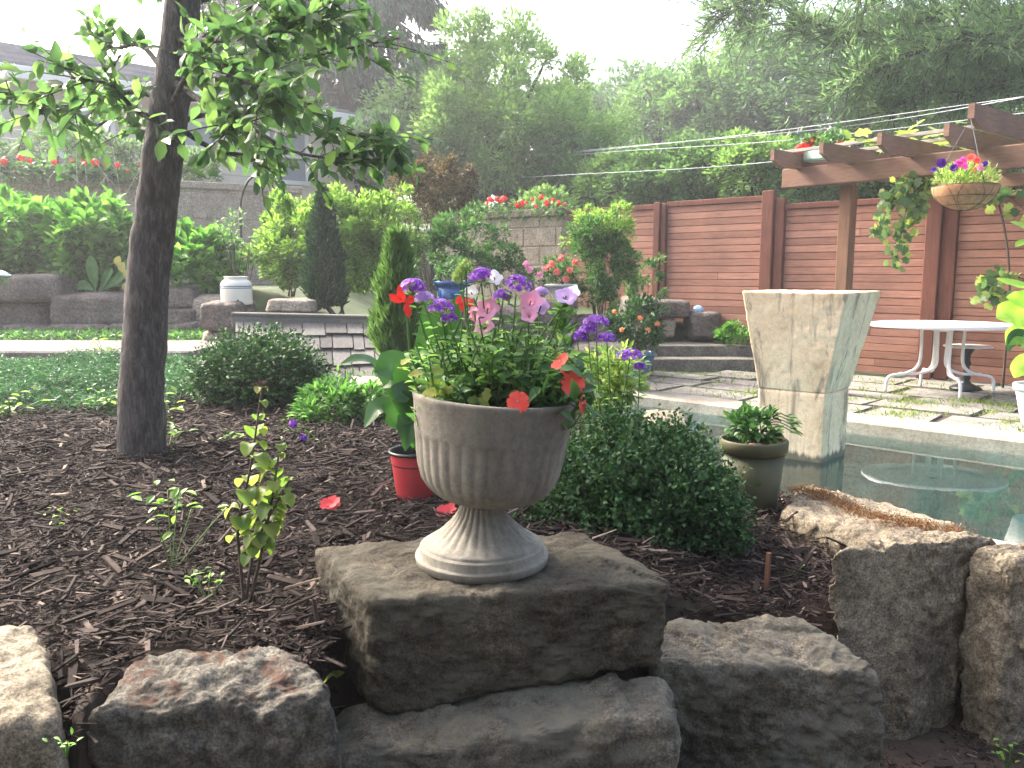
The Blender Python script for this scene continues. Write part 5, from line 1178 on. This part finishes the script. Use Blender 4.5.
# ---------------- hanging basket
hc = at(965, 186, 5.45); hb_ = thing('hanging_basket', 'round coir lined wire basket hanging from the pergola rafter', 'hanging basket', hc)
coir = plain('coir', (.36,.19,.10), .95, var=.3, scale=30, bmp=.006, bscale=90); hr_ = .195
prof = [(hr_*math.sin(q)*1.0+.0005, -.155*math.cos(q)) for q in np.linspace(0, math.pi/2, 12)]+[(hr_*.93, .0), (hr_*.9, -.03)]
g = G(); lathe(g, prof, hc, 40); g.build('liner', coir, hb_)
g = G()
for f in (0, .45, .8):
    q = np.linspace(0, 2*math.pi, 33); rr = hr_*math.cos(math.asin(f))+.004; tube(g, np.stack([hc[0]+rr*np.cos(q), hc[1]+rr*np.sin(q), np.full(33, hc[2]-.155*f)], -1), .0018, 5)
for i in range(12):
    a_ = i*math.pi/6; q = np.linspace(0, math.pi/2, 9); wob = a_+.22*np.sin(q*2)*(1 if i % 2 else -1)
    tube(g, np.stack([hc[0]+(hr_+.004)*np.sin(q)*np.cos(wob), hc[1]+(hr_+.004)*np.sin(q)*np.sin(wob), hc[2]-.159*np.cos(q)], -1), .0013, 4)
g.build('wire_frame', irn, hb_)
hk = raf[4]+np.array([0, 0, -.02]); 
for i in range(3):
    a_ = .6+i*2*math.pi/3; g = G(); tube(g, smooth_path([hc+[hr_*math.cos(a_), hr_*math.sin(a_), 0], hk], 8), .0025, 4); g.build('chain', irn, hb_)
g = G(); N = 800; o_ = rdir(N)*(rs.rand(N)**.5)[:, None]; P = hc+o_*(.19,.19,.10)+(0, 0, .05); scatter(g, LEAF, P, o_+rs.normal(0, .4, (N, 3))+(0, 0, .8), rdir(N), .035, .012)
bp = thing('petunia', 'purple, pink and red petunias growing in the hanging basket', 'flowers', hc+[0, 0, .02]); g.build('foliage', vl, bp)
dvi = petalmat('deep_violet', [(.06,.01,.18), (.10,.02,.26)]); hpk = petalmat('hot_pink', [(.75,.05,.40), (.8,.15,.5)])
for x, y, mt, r_ in ((942,163,dvi,.032),(954,168,dvi,.026),(934,170,dvi,.022),(959,163,hpk,.03),(965,166,hpk,.026),(971,158,cor,.03),(977,161,cor,.024),(980,168,pnk,.03),(985,164,dvi,.022),(963,160,hpk,.022),(974,170,cor,.018)):
    g = G(); q = at(x, y, 5.33); blossom(g, q, facing(q, .4), r_, 5, .25, 1.0, rs.rand()); blossom(g, q+[0,-.003,0], facing(q, .2), r_*.7, 5, .5, 1.0, rs.rand()); g.build('flower', mt, bp)

# ---------------- grape vine
gv = leafmat('grape_leaf', [(.05,.10,.045), (.08,.14,.06), (.15,.20,.08), (.32,.36,.10)], .4); gv2 = leafmat('grape_leaf_yellow', [(.12,.18,.05), (.20,.26,.07), (.28,.32,.10)], .4)  # second mix is a yellower green for the leaves on top
vt = at(925, 183, 7.5); vine = thing('grape_vine', 'grape vine climbing over the pergola with strands hanging in front of the fence', 'vine', (vt[0]+.3, vt[1]+1, 0)); g, gs = G(), G()
for pts in ([(925,178),(905,190),(890,205),(882,222),(876,232)], [(930,178),(912,195),(905,215),(900,240),(896,262)], [(935,180),(925,190),(920,205),(915,225)], [(915,178),(895,190),(885,196)]):
    P = smooth_path([at(x, y, 7.4) for x, y in pts], 6); tube(gs, P, .004, 5)
    for p in P:
        k = 3; scatter(g, LOBE, p+rs.normal(0, .045, (k, 3)), rs.normal(0, .5, (k, 3))+(0, 0, -.8), rs.normal(0, .6, (k, 3))+(0, -1, .2), rs.uniform(.05, .10, k), rs.uniform(.05, .09, k))
g.build('hanging_leaves', gv, vine)
g = G(); k = 170; 
tt_ = rs.rand(k); bb = raf[0]+(raf[3]-raf[0])*(tt_*1.5)[:, None]+pe*rs.uniform(.3, 2.5, k)[:, None]+np.array([0, 0, .13])+rs.normal(0, .03, (k, 3)); keep = tt_ > .18
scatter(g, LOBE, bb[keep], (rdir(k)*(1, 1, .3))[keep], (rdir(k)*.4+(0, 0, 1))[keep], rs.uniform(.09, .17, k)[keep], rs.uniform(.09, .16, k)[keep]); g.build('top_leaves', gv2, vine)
for pts in ([(1040,330),(1015,300),(1000,290),(985,300)], [(1030,280),(1000,275),(985,285)], [(1030,215),(1000,190),(985,200)]):
    P = smooth_path([at(x, y, 8.4) for x, y in pts], 5); tube(gs, P, .006, 5); g = G()
    for p in P: scatter(g, LOBE, p+rs.normal(0, .05, (3, 3)), rs.normal(0, .5, (3, 3))+(0, 0, -.8), rs.normal(0, .4, (3, 3))+(0, -1, .2), .10, .10)
    g.build('fence_leaves', gv, vine)
tube(gs, smooth_path([np.array([vt[0]+1.45, vt[1]+1.0, 0]), vt+[1.42, 1.0, -.8], vt+[1.2, 1.0, 0], vt+[.6, .6, .2], vt], 6), [.012, .008], 7); gs.build('stem', twig, vine)
# window box on the pergola
wb = thing('planter_box', 'pale green trough on top of the left end of the pergola', 'planter', raf[0]+pe*.6+[0, 0, .1]); pg = plain('pale_green', (.42,.55,.46), .5)
a_ = at(797, 157, 8.5); b2 = at(838, 152, 8.0); g = G(); beam(g, a_, b2, .18, .13, .02); g.build('trough', pg, wb, smooth=False)
root = thing('geraniums', 'red geraniums in the pale green trough on the pergola', 'flowers', (a_+b2)/2+[0, 0, .06]); g = G(); k = 260; P = a_+(b2-a_)*rs.rand(k)[:, None]+rs.normal(0, 1, (k, 3))*(.03, .05, .05)+(0, 0, .1); scatter(g, LEAF, P, rdir(k)+(0, 0, .4), rdir(k), .06, .05); g.build('foliage', midg, root)
for x, y in ((800,149),(815,141),(838,143),(829,148),(806,146),(822,145),(811,150),(842,147)):
    g = G(); q = at(x, y, 8.3)
    for w_ in rdir(14): blossom(g, q+w_*.035, w_, .03, 5, .1, 1, rs.rand()*6)
    g.build('flower_head', ger, root)

# ---------------- lime leaved plant at the right edge
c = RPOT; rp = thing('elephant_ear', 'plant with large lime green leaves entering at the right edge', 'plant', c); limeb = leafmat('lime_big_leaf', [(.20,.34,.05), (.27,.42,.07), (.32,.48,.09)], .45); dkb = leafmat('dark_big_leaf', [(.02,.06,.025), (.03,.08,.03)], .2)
g, gd, gs = G(), G(), G(); RY = c[1]
for (pts, W_, up_, dk) in (([(1050,325),(1025,318),(1008,314),(996,318)], .20, (0,-1,.6), 0),([(1050,310),(1030,302),(1018,300),(1006,297)], .14, (0,-1,.6), 0),([(1045,345),(1030,340),(1016,336),(1006,345)], .17, (0,-1,.4), 0),
   ([(1040,352),(1024,338),(1012,340),(1008,352)], .12, (.3,-1,.2), 1),([(1050,365),(1035,362),(1020,368),(1014,378)], .15, (0,-1,.5), 0),([(1045,285),(1025,286),(1008,283),(998,280)], .10, (0,-.6,1), 0),
   ([(1045,240),(1030,232),(1020,226),(1010,222)], .09, (0,-.6,1), 0),([(1045,250),(1035,244),(1022,243),(1015,247)], .07, (0,-.6,1), 0),([(1060,300),(1045,290),(1038,300),(1032,315)], .2, (0,-1,.5), 0),([(1050,330),(1060,345),(1062,360),(1060,380)], .2, (0,-1,.5), 1)):
    P = [at(x, y, RY) for x, y in pts]; broad(gd if dk else g, P, W_, up_, .2, .03); tube(gs, smooth_path([c, (c+P[0])/2+[.06, 0, .1], P[0]], 5), .006, 5)
g.build('leaves', limeb, rp); gd.build('dark_leaves', dkb, rp); gs.build('stems', gst, rp)  # a few leaves get a darker green

# ---------------- far trees
def tree_far(label, px, py, rpx, Y, mat, n=7000, L=.2, W=.13, ry=.85, group='trees of the wood behind the fence', clumps=180, cr=.17, sk=1.0, name='broadleaf_tree', dens=.7, trunkmat=None):
    c = at(px, py, Y); R = rpx*Y/F; gz_ = gzs(c[0], c[1]); root = thing(name, label, 'tree', (c[0], c[1], gz_), group)
    P, D, cs = clump_points(n, c, (R*sk, R*.8, R*ry), clumps, cr, shell=dens, cut=-.9)
    g = G(); scatter(g, DIAM, P, D, rdir(n)*.7+(0, 0, 1), rs.uniform(.6, 1.3, n)*L, rs.uniform(.7, 1.2, n)*W); g.build('crown', mat, root)
    g = G(); b = np.array([c[0], c[1], gz_-.1]); tr_ = .06*R+.08; tube(g, smooth_path([b, (b+c)/2+(.1*R, 0, 0), c], 5), [tr_, tr_*.5], 8)
    for i in rs.randint(0, len(cs), 14): tube(g, smooth_path([(b*.35+c*.65), (c+cs[i])/2-(0, 0, .1*R), cs[i]], 4), [tr_*.4, .02], 5)
    g.build('trunk', trunkmat or twig, root); return root
f1 = leafmat('wood_leaf_mid', [(.08,.15,.065), (.11,.20,.08), (.15,.25,.09)], .35); f2 = leafmat('wood_leaf_light', [(.13,.22,.07), (.18,.29,.10), (.23,.34,.12)], .4); f3 = leafmat('wood_leaf_dark', [(.06,.12,.06), (.085,.155,.075), (.11,.19,.085)], .3)
FT = [(500,138,116,21,f2,34000,.16,'dense green tree filling the middle behind the block wall'),(575,180,52,19.5,f1,5000,.15,'green tree just above the left end of the fence'),(432,110,58,24,f1,5000,.2,'green tree between the roof corner and the dense central tree'),
 (562,120,40,38,f3,3000,.3,'small pointed dark tree on the skyline left of centre'),(588,128,48,42,f3,3500,.32,'hazy round tree on the skyline right of the pointed one'),(640,125,62,38,f3,5500,.3,'wide hazy tree on the skyline above the fence'),(668,118,55,34,f1,5500,.26,'rounded tree rising right of the wide hazy one'),
 (722,112,58,32,f1,6000,.25,'tall pale tree below the gap of bright sky'),(748,72,45,33,f2,2600,.22,'thin airy tree top against the bright sky'),(790,85,78,31,f3,8000,.24,'big dark tree left of the overhanging pine boughs'),(868,95,88,28,f3,9000,.22,'large dark tree behind the pergola rafters'),(955,85,92,26,f3,9500,.2,'large dark tree behind the hanging basket'),(1045,90,95,25,f1,8000,.2,'dark tree at the right edge of the photo'),
 (612,190,42,18,f2,4000,.14,'low light green tree right behind the second fence post'),(652,182,44,17,f1,4500,.14,'low green tree behind the tall fence panel'),(705,178,48,16.5,f1,4800,.14,'low round tree above the middle of the fence'),(755,172,42,15.5,f2,4000,.12,'yellow green low tree just left of the pergola'),(812,182,36,14.8,f1,3600,.12,'low tree seen under the left end of the pergola'),(868,185,36,14.5,f1,3600,.12,'low tree seen behind the pergola post'),
 (925,175,45,14.5,f3,4000,.12,'low dark tree behind the grape vine'),(1000,180,55,14,f3,4500,.12,'low dark tree behind the pergola at the right'),(545,215,30,17,f2,1800,.13,'light green sapling behind the end of the block wall'),
 (-60,60,60,30,f1,3000,.25,'tree beyond the house at the far left'),(380,150,42,20,f3,3500,.17,'dark tree below the roof corner'),(560,70,30,60,f3,900,.4,'faint tree top far away on the skyline')]
for px_, y_, r_, Y, mt, n_, L_, lb in FT[:-1]: tree_far(lb, px_, y_, r_, Y, mt, int(n_*1.5), L_*.85, L_*.5)
# dark mass of woods far behind
wr = np.random.RandomState(11); g = G(); k = 26000; x = wr.uniform(-10, 75, k); y = 48+wr.uniform(0, 8, k)+.0*x; hmax = 5.5+.055*np.clip(x, 0, 80)*1.6+1.3*np.sin(x*.45)+.7*np.sin(x*1.3); z = 1.8+(hmax-1.8)*wr.rand(k)**.7
scatter(g, DIAM, np.c_[x, y, z], rdir(k)+(0, -.3, .4), rdir(k), .75, .5); tag(g.build('far_wood', f3), 'hazy far wood closing the view behind the trees', 'wood', kind='stuff')
# tall spruce behind the house
spr = leafmat('spruce_needles', [(.025,.06,.035), (.04,.085,.048), (.055,.11,.06)], .12)
def spruce(label, px, Y, ztop, zlow, rmax, nb, nl, lean=0):
    b0 = at(px, 200, Y); b = np.array([b0[0], Y, gzs(b0[0], Y)]); root = thing('spruce', label, 'tree', b); g, gt = G(), G()
    tube(gt, [b, b+(0, 0, ztop-b[2])], [.32, .03], 10)
    for i in range(nb):
        f = (i+rs.rand())/nb; z = zlow+(ztop-zlow)*f; r = rmax*(1-f)**.8*rs.uniform(.7, 1.1)+.2; a_ = rs.uniform(0, 6.28)
        d = np.array([math.cos(a_), math.sin(a_), 0]); p0 = np.array([b[0], b[1], z]); P = smooth_path([p0, p0+d*r*.45+(0, 0, -.04*r), p0+d*r*.8-(0, 0, .22*r), p0+d*r+(0, 0, -.18*r)], 5); tube(gt, P, [.05, .012], 5)
        k = int(nl*r/rmax)+20; t = rs.uniform(.15, 1, k); idx = np.clip((t*(len(P)-1)).astype(int), 0, len(P)-1); side = np.array([-d[1], d[0], 0])
        hang = rs.rand(k)**1.3*.55*(.4+r*.2); Q = P[idx]+side*rs.normal(0, .16*r*.5, k)[:, None]*(1.1-t[:, None]*.6)-np.stack([0*hang, 0*hang, hang], -1)
        scatter(g, DIAM, Q, rs.normal(0, .3, (k, 3))+d*.4+(0, 0, -1), rdir(k), rs.uniform(.18, .42, k), rs.uniform(.07, .12, k))
    g.build('foliage', spr, root); gt.build('trunk', twig, root)
spruce('tall dark spruce with drooping branches behind the house roof', 350, 25, 19, 4.5, 4.6, 120, 900)
spruce('second dark spruce partly hidden behind the near tree crown', 268, 27, 17, 5, 3.4, 85, 600)
# pine boughs at the upper right
pin = leafmat('pine_needles', [(.08,.14,.075), (.11,.18,.09), (.15,.23,.11)], .4)
pb = at(1160, 100, 15); pn = thing('pine', 'large soft needled pine reaching into the upper right of the photo', 'tree', (pb[0], 15, 1)); g, gt = G(), G()
tube(gt, smooth_path([np.array([pb[0], 15, .9]), np.array([pb[0]-.1, 15, 6]), np.array([pb[0]+.1, 15, 13])], 6), [.3, .15], 10)
for pts in ([(1160,60,15),(1060,20,14.5),(960,10,14),(880,35,13.8),(800,22,13.6)], [(1160,110,15),(1050,70,14),(960,75,13.5),(890,110,13.2)], [(1160,20,15),(1040,-20,14.5),(900,-30,14.4),(780,-5,14.5),(720,10,14.6)], [(1160,150,15),(1080,110,14),(1010,80,13.5),(960,95,13.3)],
            [(1160,70,15),(1080,50,16),(1000,60,16.5),(930,50,17)], [(1160,0,15),(1060,-60,14),(960,-60,13.5),(860,-10,13)], [(1160,40,15),(1090,10,14),(1010,30,13),(940,45,12.8),(850,80,12.8)], [(1160,-40,15),(1200,-80,14),(1260,-60,13)], [(1160,60,15),(1230,30,14),(1300,50,14)]):
    P = smooth_path([at(*p) for p in pts], 9); tube(gt, P, [.07, .012], 6)
    for i in range(6, len(P)):
        for _ in range(4):
            d = nrm((P[i]-P[i-2])*1.0+rs.normal(0, .35, 3)*(1, 1, .8)); ln = rs.uniform(.4, 1.1); Q = P[i]+d*np.linspace(0, ln, 6)[:, None]-np.array([0, 0, .2])*(np.linspace(0, 1, 6)**2)[:, None]; tube(gt, Q, [.012, .004], 4, cap=False)
            k = 34; t = rs.uniform(.1, 1, k); C_ = Q[0]+(Q[-1]-Q[0])*t[:, None]; scatter(g, DIAM, C_+rs.normal(0, .05, (k, 3)), rdir(k)*.7+d+(0, 0, .15), rdir(k), rs.uniform(.12, .26, k), .022)
g.build('foliage', pin, pn); gt.build('trunk', twig, pn)

# ---------------- unseen tree added behind the viewer to darken the foreground stones
tc2 = leafmat('added_shade_leaf', [(.04,.08,.03), (.06,.11,.04)], .3)
root = thing('added_shade_tree', 'unseen tree added behind the viewpoint to shade the foreground', 'tree', (1.2, -2.8, -.02))
for cen, rad, n_ in (((.2,-2.2,3.4), (3.2,1.5,1.6), 9000), ((-.3,-3.6,1.6), (3.6,.8,1.6), 6000)):
    P, D, cs = clump_points(n_, cen, rad, 130, .2, shell=.55, cut=-.95); g = G(); scatter(g, DIAM, P, D, rdir(n_), .3, .2); g.build('crown', tc2, root)
g = G(); tube(g, smooth_path([(1.2,-2.8,-.05),(1.1,-2.8,1.5),(.8,-2.6,3.2)], 6), [.2,.12], 12, rough=.08); g.build('trunk', bark, root)
# ---------------- haze
g = G(); x0, x1, y0, y1, z0, z1 = -430, 430, -230, 640, -3.0, 30.0
g.add([(x, y, z) for x in (x0, x1) for y in (y0, y1) for z in (z0, z1)], [[0,1,3,2],[4,6,7,5],[0,4,5,1],[2,3,7,6],[0,2,6,4],[1,5,7,3]])
m = bpy.data.materials.new('haze'); m.use_nodes = True; n = m.node_tree; n.nodes.remove(n.nodes['Principled BSDF'])
pvn = n.nodes.new('ShaderNodeVolumePrincipled'); pvn.inputs['Color'].default_value = (.90,.94,1,1); pvn.inputs['Density'].default_value = .003; pvn.inputs['Anisotropy'].default_value = .5
n.links.new(pvn.outputs[0], n.nodes['Material Output'].inputs['Volume'])
tag(g.build('haze', m, smooth=False), None, None, kind='stuff')
